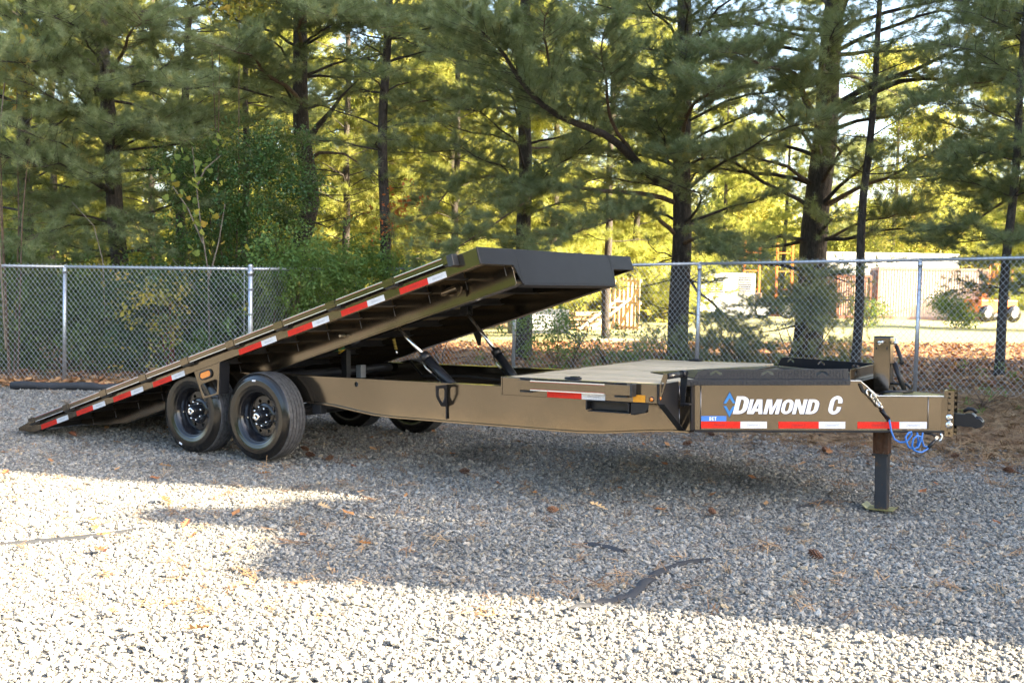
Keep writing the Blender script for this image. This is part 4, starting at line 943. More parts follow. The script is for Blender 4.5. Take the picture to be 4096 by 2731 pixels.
# big single limbs that reach towards the camera
def big_limbs(label, base_pt, items, seed, bark=BARK):
    q = random.Random(seed); bp = Vector(base_pt)
    return bp, items, q
def add_limbs(root_name_contains, items, seed):
    root = [o for o in bpy.data.objects if o.get('label', '').startswith(root_name_contains)][0]
    q = random.Random(seed); o3 = Vector(root.location)
    for (u0, v0, Y0, u1, v1, Y1, r0, arch, tw, dn, st) in items:
        cr = Crown(); wood = MB(); limb(cr, wood, P3(u0, v0, Y0), P3(u1, v1, Y1), r0, q, arch, tw, dn, st, (.85, 1.25), wn=8)
        wood.v = [tuple(Vector(v) - o3) for v in wood.v]
        wood.build('limb', TWIG if r0 < .07 else BARK, root, recalc=False); n = len(cr.p)
        points_obj('limb_foliage', np.array(cr.p) - np.array(o3), cr.r, cr.s, rng.integers(0, 5, n), TUFT, root)
add_limbs('straight pine between', [
    (1550, 440, 20, 1080, 70, 15.6, .095, .0, 1.15, 2.0, .38), (1450, 370, 19.2, 1380, 60, 16, .04, .1, .9, 1.7, .3), (1300, 260, 17.8, 1250, 20, 15.4, .035, .1, .9, 1.6, .2),
    (1550, 470, 20, 1010, 600, 18.0, .05, .5, 1.0, 1.5, .35), (1545, 540, 20, 1240, 575, 17.5, .045, .5, .9, 1.6, .3), (1560, 560, 20, 1700, 610, 17.2, .04, .3, .9, 1.7, .3), (1550, 330, 20, 1640, 210, 16.5, .05, .3, 1.0, 1.6, .25), (1560, 600, 20, 1800, 820, 18.5, .035, -.1, .8, 1.3, .4)], 5)
add_limbs('thickest pine', [
    (1888, 262, 20.8, 2210, 190, 19.5, .075, .3, .9, .8, .55), (1895, 250, 20.8, 2330, 90, 18.5, .07, .1, 1.0, .9, .5), (1880, 300, 20.8, 1640, 130, 17, .06, .2, 1.1, 1.6, .3), (1870, 480, 20.8, 2190, 330, 18, .045, .1, 1.0, 1.0, .55),
    (1870, 560, 20.8, 2080, 500, 18, .035, .3, .9, 1.2, .4), (1860, 600, 20.8, 1740, 730, 18.5, .03, -.1, .8, 1.3, .4), (1865, 640, 20.8, 1860, 740, 18.4, .03, .1, .8, 1.8, .2)], 6)
add_limbs('bent pine', [
    (700, 330, 20, 812, 195, 19.4, .07, .1, .9, .5, .7), (705, 370, 20, 870, 420, 19, .04, .6, .8, .4, .5), (690, 250, 20, 520, 120, 17, .045, .2, 1.1, 1.6, .25), (684, 120, 20, 760, 50, 16.5, .045, .2, 1.1, 1.6, .2), (684, 60, 20, 900, 90, 17, .04, .3, 1.0, 1.5, .2)], 7)
add_limbs('tall pine with a kinked', [
    (262, 430, 18.7, 60, 560, 17.2, .04, .4, 1.0, 1.6, .25), (255, 350, 18.7, 420, 330, 17, .04, .4, 1.0, 1.6, .2), (245, 240, 18.8, 90, 120, 16.8, .045, .2, 1.1, 1.7, .2), (250, 180, 18.8, 330, 60, 16.6, .04, .2, 1.1, 1.7, .2), (270, 480, 18.6, 330, 560, 17.3, .035, .3, .9, 1.5, .2)], 8)
add_limbs('pine rising directly', [
    (1198, 420, 21, 960, 520, 18.8, .045, .5, 1.0, 1.5, .3), (1195, 300, 21, 900, 260, 19, .045, .5, 1.0, 1.2, .3), (1192, 150, 21, 960, 60, 18, .045, .3, 1.1, 1.6, .2)], 9)
add_limbs('dark pine closing', [
    (2480, 420, 17.6, 2180, 560, 17.4, .05, .4, 1.1, 1.7, .3), (2490, 330, 17.6, 2160, 420, 17, .05, .4, 1.1, 1.5, .35), (2500, 230, 17.6, 2200, 200, 17, .05, .3, 1.1, 1.4, .3)], 10)

# ------------------------------------------------------------------ understorey
def bush(label, name, cat, c, rx, ry, z0, z1, n, protos, seed, stems=6, group=None, sc_=(.8, 1.3), shell=.0, wood_m=TWIG):
    q = random.Random(seed); zb = gz(c[0], c[1]); root = empty(name, (c[0], c[1], zb)); tag(root, label, cat, group)
    w = MB()
    for k in range(stems):
        a = q.uniform(0, 6.28); rr_ = q.uniform(.1, .75); top = Vector((math.cos(a)*rx*rr_, math.sin(a)*ry*rr_, z1 - zb - q.uniform(.1, .5)*(z1 - z0)))
        b0 = Vector((math.cos(a)*rx*.2*rr_, math.sin(a)*ry*.2*rr_, -.05)); mid = b0.lerp(top, .5) + Vector((q.gauss(0, .06), q.gauss(0, .06), 0)); w.tube([b0, mid, top], [.018, .012, .004], 5, cap=False)
        for j in range(5):
            p = b0.lerp(top, q.uniform(.25, .95)); e = p + Vector((q.gauss(0, .35), q.gauss(0, .35), q.uniform(.05, .4))); w.tube([p, e], [.006, .002], 3, cap=False)
    o = w.build('stems', wood_m, root, recalc=False); o['kind'] = 'stuff'
    # clumps, so that the outline is ragged and the light gets in
    cl = [(q.gauss(0, .45)*rx, q.gauss(0, .45)*ry, z0 + (z1 - z0)*q.random()**.8 - zb, q.uniform(.18, .42)) for _ in range(max(5, n//55))]
    P = []; S_ = []; Rr = []
    for _ in range(n):
        x, y, z, r = q.choice(cl); P.append((x + q.gauss(0, r), y + q.gauss(0, r), max(.02, z + q.gauss(0, r*.8)))); Rr.append((q.gauss(0, .5), q.gauss(0, .5), q.uniform(0, 6.28))); S_.append(q.uniform(*sc_))
    points_obj('foliage', P, Rr, S_, rng.integers(0, len(protos), n), protos, root); return root
bush('big dark glossy holly above the left fence between the kinked and bent pines', 'holly_bush', 'bush', (spot(500, 17.9), 17.9), 1.15, .6, .1, 3.7, 1500, LHOL, 41, 9)
bush('dark holly reaching up the foot of the bent pine', 'holly_bush', 'bush', (spot(640, 18.8), 18.8), .7, .5, .2, 2.9, 650, LHOL, 42, 6)
for k, (u, Y, rx, z1, n, lab, pr) in enumerate([
    (30, 18.2, .9, 1.6, 800, 'low dark shrub behind the leftmost fence panel', LSHR), (150, 18.0, .8, 1.5, 750, 'dense dark shrub behind the left fence post', LSHR), (255, 17.8, .7, 1.6, 700, 'shrub under the kinked pine trunk', LSHR),
    (365, 17.6, .7, 1.4, 650, 'shrub behind the middle of the left panel', LHOL), (470, 17.7, .8, 1.5, 700, 'shrub low under the holly', LSHR), (560, 17.9, .7, 1.4, 600, 'shrub just left of the corner post', LHOL), (650, 19.8, .8, 1.3, 350, 'dark shrub right of the corner post', LSHR)]):
    bush(lab, 'shrub', 'shrub', (spot(u, Y), Y), rx, .5, .0, z1, n, pr, 50 + k)
bush('yellow leaved sapling with red stems behind the left fence panel', 'yellow_sapling', 'sapling', (spot(395, 17.1), 17.1), .55, .3, .55, 1.45, 120, LYEL, 61, 5, sc_=(.7, 1.0), wood_m=mat('red_stem', (.20, .05, .03), .6))
bush('young pale shoot low by the fence left of the raised deck', 'sapling', 'sapling', (spot(430, 17.0), 17.0), .3, .2, .0, .45, 45, LVIN, 62, 3, sc_=(.7, 1.0))
bush('orange and yellow leaved branch of a maple at the upper left edge', 'maple_sapling', 'tree', (spot(25, 17.4), 17.4), .75, .5, 4.25, 5.2, 110, LYEL, 63, 4, sc_=(.8, 1.3))
bush('spray of yellowing leaves at the top above the kinked pine', 'maple_sapling', 'tree', (spot(530, 18), 18), .8, .5, 5.7, 6.6, 80, LYEL, 64, 3, sc_=(.8, 1.2))
bush('red leaved creeper at the foot of the thin straight pine', 'red_creeper', 'creeper', (spot(892, 18.7), 18.7), .16, .14, 1.9, 3.1, 34, LRED, 65, 3, sc_=(.6, .9))
bush('red creeper leaves low behind the far fence right of the hydraulic rams', 'red_creeper', 'creeper', (spot(1010, 18.9), 18.9), .5, .2, .1, .7, 36, LRED, 66, 3, sc_=(.7, 1.0))
bush('small red creeper on the litter behind the right fence panel', 'red_creeper', 'creeper', (spot(2190, 18.0), 18.0), .7, .2, .25, .4, 26, LRED, 67, 2, sc_=(.5, .8))
bush('bright green vine hanging over the fence right of the corner post', 'vine', 'vine', (spot(650, 17.0), 17.0), .55, .25, .9, 2.0, 300, LVIN, 71, 5, sc_=(.7, 1.05))
bush('leafy vine piled on the diagonal fence beside the raised deck', 'vine', 'vine', (spot(760, 18.0), 18.0), .8, .35, .8, 2.0, 380, LVIN, 72, 5, sc_=(.7, 1.05))
bush('vine climbing the far fence corner just above the deck edge', 'vine', 'vine', (spot(890, 18.6), 18.6), .8, .2, .9, 2.15, 330, LVIN, 73, 5, sc_=(.7, 1.05))
bush('heart leaved vine on the fence below the high end of the deck', 'vine', 'vine', (spot(1300, 17.05), 17.05), .6, .12, .15, 1.0, 120, LVIN, 74, 6, sc_=(.55, .85))
bush('green seedlings behind the far fence below the pallets', 'seedlings', 'plant', (spot(1420, 17.4), 17.4), .9, .3, .1, .6, 130, LVIN, 75, 6, sc_=(.6, .9))
bush('low evergreen brush at the foot of the straight pine', 'low_brush', 'shrub', (spot(1545, 19.0), 19.0), 1.0, .5, .1, .9, 240, TUFT, 76, 7, sc_=(.9, 1.3))
bush('dark low pine brush around the thickest trunk', 'low_brush', 'shrub', (spot(1845, 19.6), 19.6), .9, .5, .1, 1.5, 420, TUFT, 77, 7, sc_=(.9, 1.3))
bush('low green brush between the two thick pines', 'low_brush', 'shrub', (spot(1700, 19.2), 19.2), 1.0, .5, .05, .75, 220, TUFT, 78, 7, sc_=(.9, 1.3))
bush('small green weeds by the fence beyond the hitch', 'weeds', 'plant', (spot(2265, 12.8), 12.8), .35, .12, .1, .28, 22, LVIN, 79, 3, sc_=(.35, .55))

bush('reddish low bushes in front of the right end of the container', 'low_bush', 'shrub', (spot(2195, 46), 46), 1.4, .6, .0, 1.0, 160, LSHR, 90, 6, sc_=(1.5, 2.4))
bush('low bushes at the left foot of the container', 'low_bush', 'shrub', (spot(1990, 44), 44), .8, .5, .0, .8, 70, LSHR, 91, 5, sc_=(1.5, 2.4))
# tulip sapling in front of the holly: every big leaf is a part
def big_leaf(m):
    o = [(0, 0), (.10, .05), (.32, .16), (.30, .36), (.48, .52), (.36, .80), (.12, .74), (0, .82), (-.12, .74), (-.36, .80), (-.48, .52), (-.30, .36), (-.32, .16), (-.10, .05)]
    vs = [(x, y, .12*abs(x) - .05*y*y) for x, y in o] + [(0, .4, -.03)]
    mb = MB(); mb.add(vs, [(i, (i+1) % 14, 14) for i in range(14)]); return mb.mesh('leaf', m, recalc=False)
LEAFM = [big_leaf(m) for m in (TULIP, YLEAF)]
def sapling(label, u, Y, stems, leaves, seed):
    q = random.Random(seed); b = P3(u, 800, Y); root = empty('tulip_sapling', (b[0], Y, gz(b[0], Y))); tag(root, label, 'sapling'); o3 = Vector(root.location)
    w = MB()
    for st in stems: w.tube([Vector(P3(a, b_, Y)) - o3 for a, b_ in st], [.016*(1 - .8*i/len(st)) for i in range(len(st))], 6, cap=False)
    w.build('stem', BARKL, root, recalc=False)
    for a, b_, s, y in leaves:
        p = Vector(P3(a, b_, Y - q.uniform(-.15, .25))) - o3
        M = Matrix.Translation(p) @ Euler((q.uniform(.5, 1.5), q.uniform(-.6, .6), q.uniform(-1.8, 1.8) + math.pi)).to_matrix().to_4x4() @ Matrix.Scale(s, 4)
        put('leaf', LEAFM[y], root, M)
q = random.Random(3)
lv = []
for (cu, cv, su, sv, n, yy) in ((455, 410, 45, 60, 26, .03), (450, 500, 60, 40, 12, .25), (470, 575, 70, 30, 11, .35), (420, 440, 30, 30, 6, .3), (380, 395, 25, 25, 5, .3)):
    for _ in range(n): lv.append((q.gauss(cu, su*.6), q.gauss(cv, sv*.6), q.uniform(.09, .15), 1 if q.random() < yy else 0))
sapling('tulip tree sapling with large pale and yellow leaves in front of the holly', 472, 16.9, [[(480, 800), (476, 620), (460, 520), (446, 400), (440, 340)], [(478, 640), (500, 560), (515, 470)], [(465, 560), (430, 480), (395, 430)], [(450, 430), (470, 390), (505, 360)]], lv, 4)
lv = [(q.gauss(40, 35), q.gauss(100, 40), q.uniform(.10, .16), 1) for _ in range(12)]
sapling('thin sapling with orange yellow leaves crossing the upper left corner', 20, 16.6, [[(10, 800), (-10, 400), (20, 150), (60, 90)]], lv, 5)

# bare sticks behind the left fence
w = MB(); w.tube([P3(300, 765, 16.9), P3(420, 735, 16.9), P3(500, 738, 16.9)], [.006, .009, .006], 5); tag(w.build('dead_stick', BARKL), 'thin bare stick lying across the brush behind the left fence', 'stick')
w = MB(); w.tube([P3(395, 595, 17.2), P3(440, 655, 17.1), P3(505, 740, 17.0)], [.006, .009, .008], 5); tag(w.build('dead_stick', BARKL), 'bare stick slanting down to the right behind the left fence', 'stick')
w = MB(); w.tube([P3(165, 465, 17.3), P3(215, 520, 17.2), P3(235, 600, 17.1), P3(240, 740, 17.1)], [.005, .007, .009, .010], 5); tag(w.build('dead_stick', BARKL), 'pale bare stem arching over the left end of the fence', 'stick')

# ------------------------------------------------------------------ sunlit trees beyond the yard
def far_tree(label, x, y, h, r, seed, kind, wd, n, z0=.8):
    q = random.Random(seed); zb = gz(x, y); root = empty('lit_pine_tree' if kind == 0 else 'lit_broadleaf_tree', (x, y, zb)); tag(root, label, 'tree')
    tr = MB(); top = Vector((q.gauss(0, .3), q.gauss(0, .3), h*.9)); tr.tube([Vector((0, 0, -.2)), top*.5 + Vector((q.gauss(0, .15), 0, 0)), top], [r, r*.7, r*.15], 9, cap=False); tr.build('trunk', BARKL if kind else BARK, root, recalc=False)
    w = MB(); P = []; Rr = []; S_ = []
    nb = 46; per = n//nb
    for k in range(nb):
        z = z0 + (h - z0)*(k + q.random())/nb; fr_ = (z - z0)/(h - z0)
        L = wd*(math.sin(math.pi*min(1, .25 + fr_*.75))**.7 if kind else (1 - .75*fr_))*q.uniform(.55, 1.1)
        a = q.uniform(0, 6.28); c = top*(z/(h*.9)) if z < h*.9 else top; e = c + Vector((math.cos(a)*L, math.sin(a)*L, q.uniform(-.1, .5)*L*(.6 if kind == 0 else 1)))
        w.tube([c, e], [r*.22, .01], 4, cap=False)
        for j in range(per):
            u = .2 + .8*q.random()**.6; sp = .16*L + .2; p = c.lerp(e, u) + Vector((q.gauss(0, sp), q.gauss(0, sp), q.gauss(0, sp*.45)))
            P.append(tuple(p)); d = (Vector((math.cos(a), math.sin(a), .4)) + Vector((q.gauss(0, .5), q.gauss(0, .5), q.gauss(0, .5)))).normalized(); Rr.append(tuple(dir_rot(d, q.uniform(0, 6)))); S_.append(q.uniform(1.3, 2.4) if kind == 0 else q.uniform(.7, 1.4))
    o = w.build('branches', BARKL if kind else BARK, root, recalc=False); o['kind'] = 'stuff'
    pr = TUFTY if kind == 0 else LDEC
    points_obj('crown', P, Rr, S_, rng.integers(0, len(pr), len(P)), pr, root)
wh = ['left of the kinked pine', 'behind the kinked pine', 'behind the holly', 'behind the bent pine', 'between the bent and the thin pine', 'behind the thin straight pine', 'behind the raised end of the deck', 'left of the straight pine', 'behind the white generator', 'between the two thick pines', 'behind the thickest pine', 'above the container', 'right of the container', 'at the far right edge']
far = [(-17.5, 35, 15, 0), (-12.9, 33, 14, 0), (-10.4, 38, 14, 0), (-7.4, 34, 12, 0), (-4.3, 38, 12, 1), (-2.2, 34, 10.5, 0), (1.2, 37, 13, 0), (4.6, 41, 14, 0), (9.2, 66, 17, 0), (13.8, 69, 17, 0), (18.5, 73, 17, 0), (24.5, 69, 18, 1), (30.5, 65, 18, 0), (22.5, 44, 12, 0)]
for k, (x, y, h, kd) in enumerate(far):
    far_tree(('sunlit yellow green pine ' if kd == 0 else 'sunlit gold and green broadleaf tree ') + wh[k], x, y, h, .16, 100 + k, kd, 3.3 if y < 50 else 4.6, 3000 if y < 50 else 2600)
# the wood closing the view reads as one mass
def wood_mass(rows_, lab, pr=None):
    q = random.Random(77); P = []; Rr = []; S_ = []
    for (x0, x1, y0, y1, zt, n) in rows_:
        hs = {}
        for _ in range(n):
            x = q.uniform(x0, x1); y = q.uniform(y0, y1); top = zt*(.62 + .38*math.sin(x*.55 + 1)*math.sin(x*.23)) ; z = -.2 + top*q.random()**.8
            P.append((x + q.gauss(0, .2), y, z)); Rr.append((q.gauss(0, .6), q.gauss(0, .6), q.uniform(0, 6.3))); S_.append(q.uniform(1.4, 2.6))
    o = points_obj('distant_wood', P, Rr, S_, rng.integers(0, 4, len(P)), pr or LDEC); tag(o, lab, 'wood')
wood_mass(((-48, 8, 46, 54, 9.0, 13000), (-6, 54, 80, 90, 12, 13000)), 'bright sunlit wood closing the view far behind the yard')
wood_mass(((-40, 8, -34, -28, 7.0, 12000), (-44, -36, -30, 8, 7.0, 10000)), 'green wood on the near side of the yard, out of the picture', LSHRB)

# ------------------------------------------------------------------ chain-link fence
posts = [(-10.1, 17.0, None), (-7.03, 16.6, None), (-4.02, 16.2, None), (-2.78, 18.9, None), (.03, 17.5, None), (2.83, 16.1, None), (5.64, 14.7, None), (8.45, 13.3, None), (11.2, 11.9, None)]
ztop = [1.66, 1.67, 1.69, 1.72, 1.81, 1.90, 1.99, 2.09, 2.18]
zb_ = [gz(x, y) for x, y, _ in posts]
fence = empty('chain_link_fence', (posts[4][0], posts[4][1], 0)); tag(fence, 'galvanised chain link fence with a top rail running behind the trailer', 'fence'); fo = Vector(fence.location)
FB = lambda mb, name, m: mb.build(name, m, fence, recalc=False)
for i, (x, y, _) in enumerate(posts):
    corner = i in (2, 3); r = .038 if corner else .029; zt = ztop[i] + (.045 if corner else -.02); m = MB()
    p0 = Vector((x, y, zb_[i] - .1)) - fo
    if i == 1: p0.x -= .02
    m.tube([p0, Vector((x, y, zt)) - fo], r, 16); m.ball(Vector((x, y, zt)) - fo, r*1.08, 12, 6, (1, 1, .8)); o = FB(m, 'post', GALV)
    cap_m = MB().tube([Vector((x, y, ztop[i] - .10)) - fo, Vector((x, y, ztop[i] - .03)) - fo], r*1.14, 16).tube([Vector((x, y, ztop[i] - .03)) - fo, Vector((x, y, ztop[i] + .03)) - fo], .016, 8); cap_m.build('post_cap', GALV, o, recalc=False)
    for k in range(4):
        z = zb_[i] + .3 + k*.38; MB().tube([Vector((x + r*1.12*math.cos(a_*.785), y + r*1.12*math.sin(a_*.785), z)) - fo for a_ in range(8)], .0035 if not corner else .012, 5, closed=True).build('tie', WIRE, o, recalc=False)
for i in range(len(posts) - 1):
    a = Vector((posts[i][0], posts[i][1], ztop[i])) - fo; b = Vector((posts[i+1][0], posts[i+1][1], ztop[i+1])) - fo
    FB(MB().tube([a, b], .0215, 14), 'top_rail', GALV)
    if i in (1,):
        d = (b - a).normalized(); c = b - d*.10; FB(MB().bar(c - Vector((0, 0, 1.72)), c - Vector((0, 0, .02)), .018, .006), 'tension_bar', GALV)
    # woven mesh: staggered zigzag wires
    L = (b - a).length; hx_ = Vector((b.x - a.x, b.y - a.y, 0)).normalized(); nrm = Vector((-hx_.y, hx_.x, 0)); cell = .0735; ncol = int(L/cell)*2; vs = []; fs = []
    za = zb_[i] + .01; zbn = zb_[i+1] + .01; q = random.Random(i)
    half = .039; rows = int((1.86)/(cell)) 
    rw = .0024
    def wirept(cx, z, t_): 
        base = a.lerp(b, cx/L); zz = (za + (zbn - za)*cx/L) + z - 0
        return Vector((base.x, base.y, zz)) + nrm*(-.028 + t_)
    # diamonds as crossing diagonals
    def seg(p, q_):
        d = (q_ - p).normalized(); u = d.cross(nrm).normalized()*rw; v_ = nrm*rw; n0 = len(vs)
        for c0 in (p, q_): vs.extend([tuple(c0 + u), tuple(c0 - u*.5 + v_*.87), tuple(c0 - u*.5 - v_*.87)])
        fs.extend([(n0, n0+1, n0+4, n0+3), (n0+1, n0+2, n0+5, n0+4), (n0+2, n0, n0+3, n0+5)])
    hgt0 = ztop[i] - zb_[i]; hgt1 = ztop[i+1] - zb_[i+1]
    hz_ = .047; nr = int(round((min(hgt0, hgt1) + .03)/hz_))
    for c in range(int(L/half) + 1):
        for r_ in range(nr):
            x0_ = c*half; x1_ = x0_ + half
            if x1_ > L: continue
            if i == 0 and L - x1_ > 2.0 and False: continue
            z0_ = r_*hz_; z1_ = z0_ + hz_; sg = (c + r_) % 2
            sl = lambda xx: math.sin(xx*2.3 + i)*.004
            vert = 1.0 + ((hgt0 + (hgt1 - hgt0)*x0_/L) + .035 - nr*hz_)/(nr*hz_)
            wv = .003 if sg else -.003
            if sg: seg(wirept(x0_, z0_*vert + sl(x0_), wv), wirept(x1_, z1_*vert + sl(x1_), -wv))
            else: seg(wirept(x0_, z1_*vert + sl(x0_), wv), wirept(x1_, z0_*vert + sl(x1_), -wv))
    me = bpy.data.meshes.new('mesh'); me.from_pydata(vs, [], fs); me.materials.append(WIRE); o = put('wire_mesh', me, fence); o['kind'] = 'stuff'

# ------------------------------------------------------------------ things beyond the fence on the right
def sd(cx, cy, rot): return Matrix.Translation((cx, cy, gz(cx, cy))) @ Matrix.Rotation(rot, 4, 'Z')
WHITEP = m_paint('white_vehicle_paint', (.72, .72, .70), .4, 0, .95, 1.05); GREYP = m_paint('grey_trim', (.25, .25, .26), .5, .2); RUST = m_paint('red_brown_container_paint', (.17, .085, .06), .6, 0); CREAM = m_paint('faded_pink_container_paint', (.66, .50, .43), .6, 0, .95, 1.05)
ORANGE = m_paint('orange_machine_paint', (.62, .17, .03), .45, 0); DKG = mat('dark_louvre', (.02, .02, .022), .5)
def container(label, x, y, rot, Lx, W, H, m, m2):
    root = empty('shipping_container', M=sd(x, y, rot)); tag(root, label, 'container')
    mb = MB(); n = int(Lx/.14); 
    # corrugated long side
    vs = []; fs = []
    for i in range(n*2 + 1): xx = -Lx/2 + .1 + (Lx - .2)*i/(n*2); dy = .0 if i % 2 else .022; vs += [(xx, -W/2 + dy, .16), (xx, -W/2 + dy, H - .12)]
    for i in range(n*2): fs.append((2*i, 2*i+2, 2*i+3, 2*i+1))
    mb.add(vs, fs).build('side_wall', m, root)
    fr_ = MB().box((-Lx/2, -W/2 - .02, 0), (Lx/2, -W/2 + .06, .16)).box((-Lx/2, -W/2 - .02, H - .12), (Lx/2, -W/2 + .06, H))
    for xx in (-Lx/2, Lx/2 - .1): fr_.box((xx, -W/2 - .022, .001), (xx + .1, -W/2 + .08, H - .001))
    fr_.build('frame', m2, root); MB().box((-Lx/2 + .02, -W/2 + .07, .02), (Lx/2 - .02, W/2, H - .02)).build('body', m2, root)
    for k in range(2):
        dd = MB().box((-Lx/2 - .03, -W/2 + .12 + k*(W/2 - .1), .15), (-Lx/2 + .01, -W/2 + .12 + (k+1)*(W/2 - .1) - .04, H - .15)).build('door', RUST, root)
        for j in (.3, .75): MB().tube([(-Lx/2 - .05, -W/2 + .12 + (k + j)*(W/2 - .1), .2), (-Lx/2 - .05, -W/2 + .12 + (k + j)*(W/2 - .1), H - .2)], .02, 6).build('lock_bar', GREYP, dd)
    return root
container('pale pink shipping container standing on the sunlit lawn', spot(2118, 57) + .2, 57, R(-8), 5.6, 2.3, 2.75, CREAM, m_paint('pink_frame', (.50, .32, .25), .6, 0))
container('small red brown container beside the pale one', spot(1942, 56.5), 56.5, R(6), 1.9, 1.8, 2.3, RUST, m_paint('rust_frame', (.22, .07, .04), .6, 0))
def box_unit(name, label, cat, x, y, rot, w, d, h, louvre, legs=.0, M_=WHITEP):
    root = empty(name, M=sd(x, y, rot)); tag(root, label, cat)
    MB().box((-w/2, -d/2, .15 + legs), (w/2, d/2, h)).build('body', M_, root, .03)
    MB().box((-w/2 + .05, -d/2 + .05, 0), (w/2 - .05, d/2 - .05, .149 + legs)).build('skid', GREYP, root, .01)
    for (x0, x1, z0, z1) in louvre:
        lv_ = MB().box((x0, -d/2 - .012, z0), (x1, -d/2 - .002, z1)).build('louvre', DKG, root); k = 0; z = z0 + .04
        while z < z1 - .03: MB().box((x0 + .02, -d/2 - .035, z), (x1 - .02, -d/2 - .014, z + .03)).build('slat', M_, lv_); z += .11
    MB().box((-w/2 + .1, -d/2 - .02, h*.45), (-w/2 + .16, -d/2 - .004, h*.55)).build('handle', GREYP, root)
    return root
g1 = box_unit('generator', 'white generator cabinet left of the straight pine', 'generator', spot(1524, 52), 52, R(12), 1.5, 1.2, 2.75, [(-.68, -.1, 1.35, 2.5)])
g2 = box_unit('generator', 'white generator with a dark louvre right of the straight pine', 'generator', spot(1622, 53), 53, R(8), 1.7, 1.3, 2.2, [(-.2, .6, 1.2, 1.95)])
g3 = box_unit('generator', 'brightest white generator with slotted panel beside the trailer wheels', 'generator', spot(1680, 53.4), 53.4, R(4), 1.9, 1.3, 2.25, [(.1, .75, 1.25, 2.05)])
# flatbed with two big wheels
fb = empty('equipment_cart', M=sd(spot(1755, 54), 54, R(5))); tag(fb, 'equipment cart with two white rimmed wheels beside the generators', 'cart')
MB().box((-1.3, -.6, .62), (1.4, .6, .74)).build('bed', GREYP, fb, .02); MB().box((-1.2, -.4, .745), (-.3, .4, 1.3)).build('engine_box', mat('brown_engine_box', (.16, .10, .07), .6), fb, .03)
for xx in (-.35, .95):
    wm = MB().lathe([(.34, -.1), (.46, -.1), (.5, -.04), (.5, .08), (.46, .12), (.34, .1)], 24, Matrix.Translation((xx, -.68, .5)), closed=True).build('wheel', RUBBER, fb)
    MB().lathe([(0, -.03), (.10, -.05), (.30, -.02), (.34, -.09)], 20, Matrix.Translation((xx, -.68, .5))).build('rim', WHITEP, wm)
MB().tube([(1.4, 0, .68), (2.3, 0, .55)], .04, 8).build('drawbar', GREYP, fb)
# orange lift masts
for k, (u, v0, Y, lab) in enumerate(((1722, 555, 58, 'orange lift mast above the generators'), (1797, 560, 58, 'orange lift mast nearest the thickest pine'))):
    x = spot(u, Y); z1 = hz(u, v0, Y); root = empty('lift_mast', (x, Y, gz(x, Y))); tag(root, lab, 'lift'); zz = z1 - gz(x, Y)
    for dx in (-.42, .42): MB().box((dx - .06, -.06, 0), (dx + .06, .06, zz)).build('upright', ORANGE, root, .01)
    z = .4
    while z < zz: MB().box((-.359, -.03, z), (.359, .03, z + .07)).build('rung', ORANGE, root); z += 1.0
    MB().box((-.8, -.5, -.02), (.8, .5, .25)).build('base', ORANGE, root, .02)
# machine at the right end of the container
root = empty('boom_lift', M=sd(spot(2272, 55), 55, R(14))); tag(root, 'orange boom lift with a work cage right of the container', 'lift')
MB().box((-1.1, -.7, .5), (1.1, .7, 1.15)).build('chassis', ORANGE, root, .05)
for xx in (-.8, .8):
    for yy in (-.75, .75): w_ = MB().lathe([(0, -.12), (.38, -.12), (.44, -.06), (.44, .06), (.38, .12), (0, .12)], 20, Matrix.Translation((xx, yy, .44))).build('wheel', RUBBER, root); MB().lathe([(0, -.135), (.2, -.13)], 14, Matrix.Translation((xx, yy, .44))).build('rim', GREYP, w_)
MB().bar((-.6, 0, 1.15), (.2, 0, 2.6), .22, .25).build('boom', ORANGE, root, .02)
for xx in (-.45, 0, .45, .9): MB().box((xx - .03, -.45, 1.9), (xx + .03, -.39, 3.0)).build('cage_post', ORANGE, root)
MB().box((-.48, -.46, 2.95), (.93, -.38, 3.01)).build('cage_rail', ORANGE, root); MB().box((-.48, -.46, 1.84), (.93, .4, 1.899)).build('cage_floor', GREYP, root)
# long low white trailer behind the container and a white tank left of it
box_unit('office_trailer', 'long white office trailer showing above the container', 'trailer', spot(2010, 66), 66, R(-6), 9, 2.6, 3.75, [], .5)
box_unit('white_tank', 'white box tank between the thickest and the patchy pine', 'tank', spot(1925, 62), 62, R(0), 1.9, 1.6, 3.0, [])
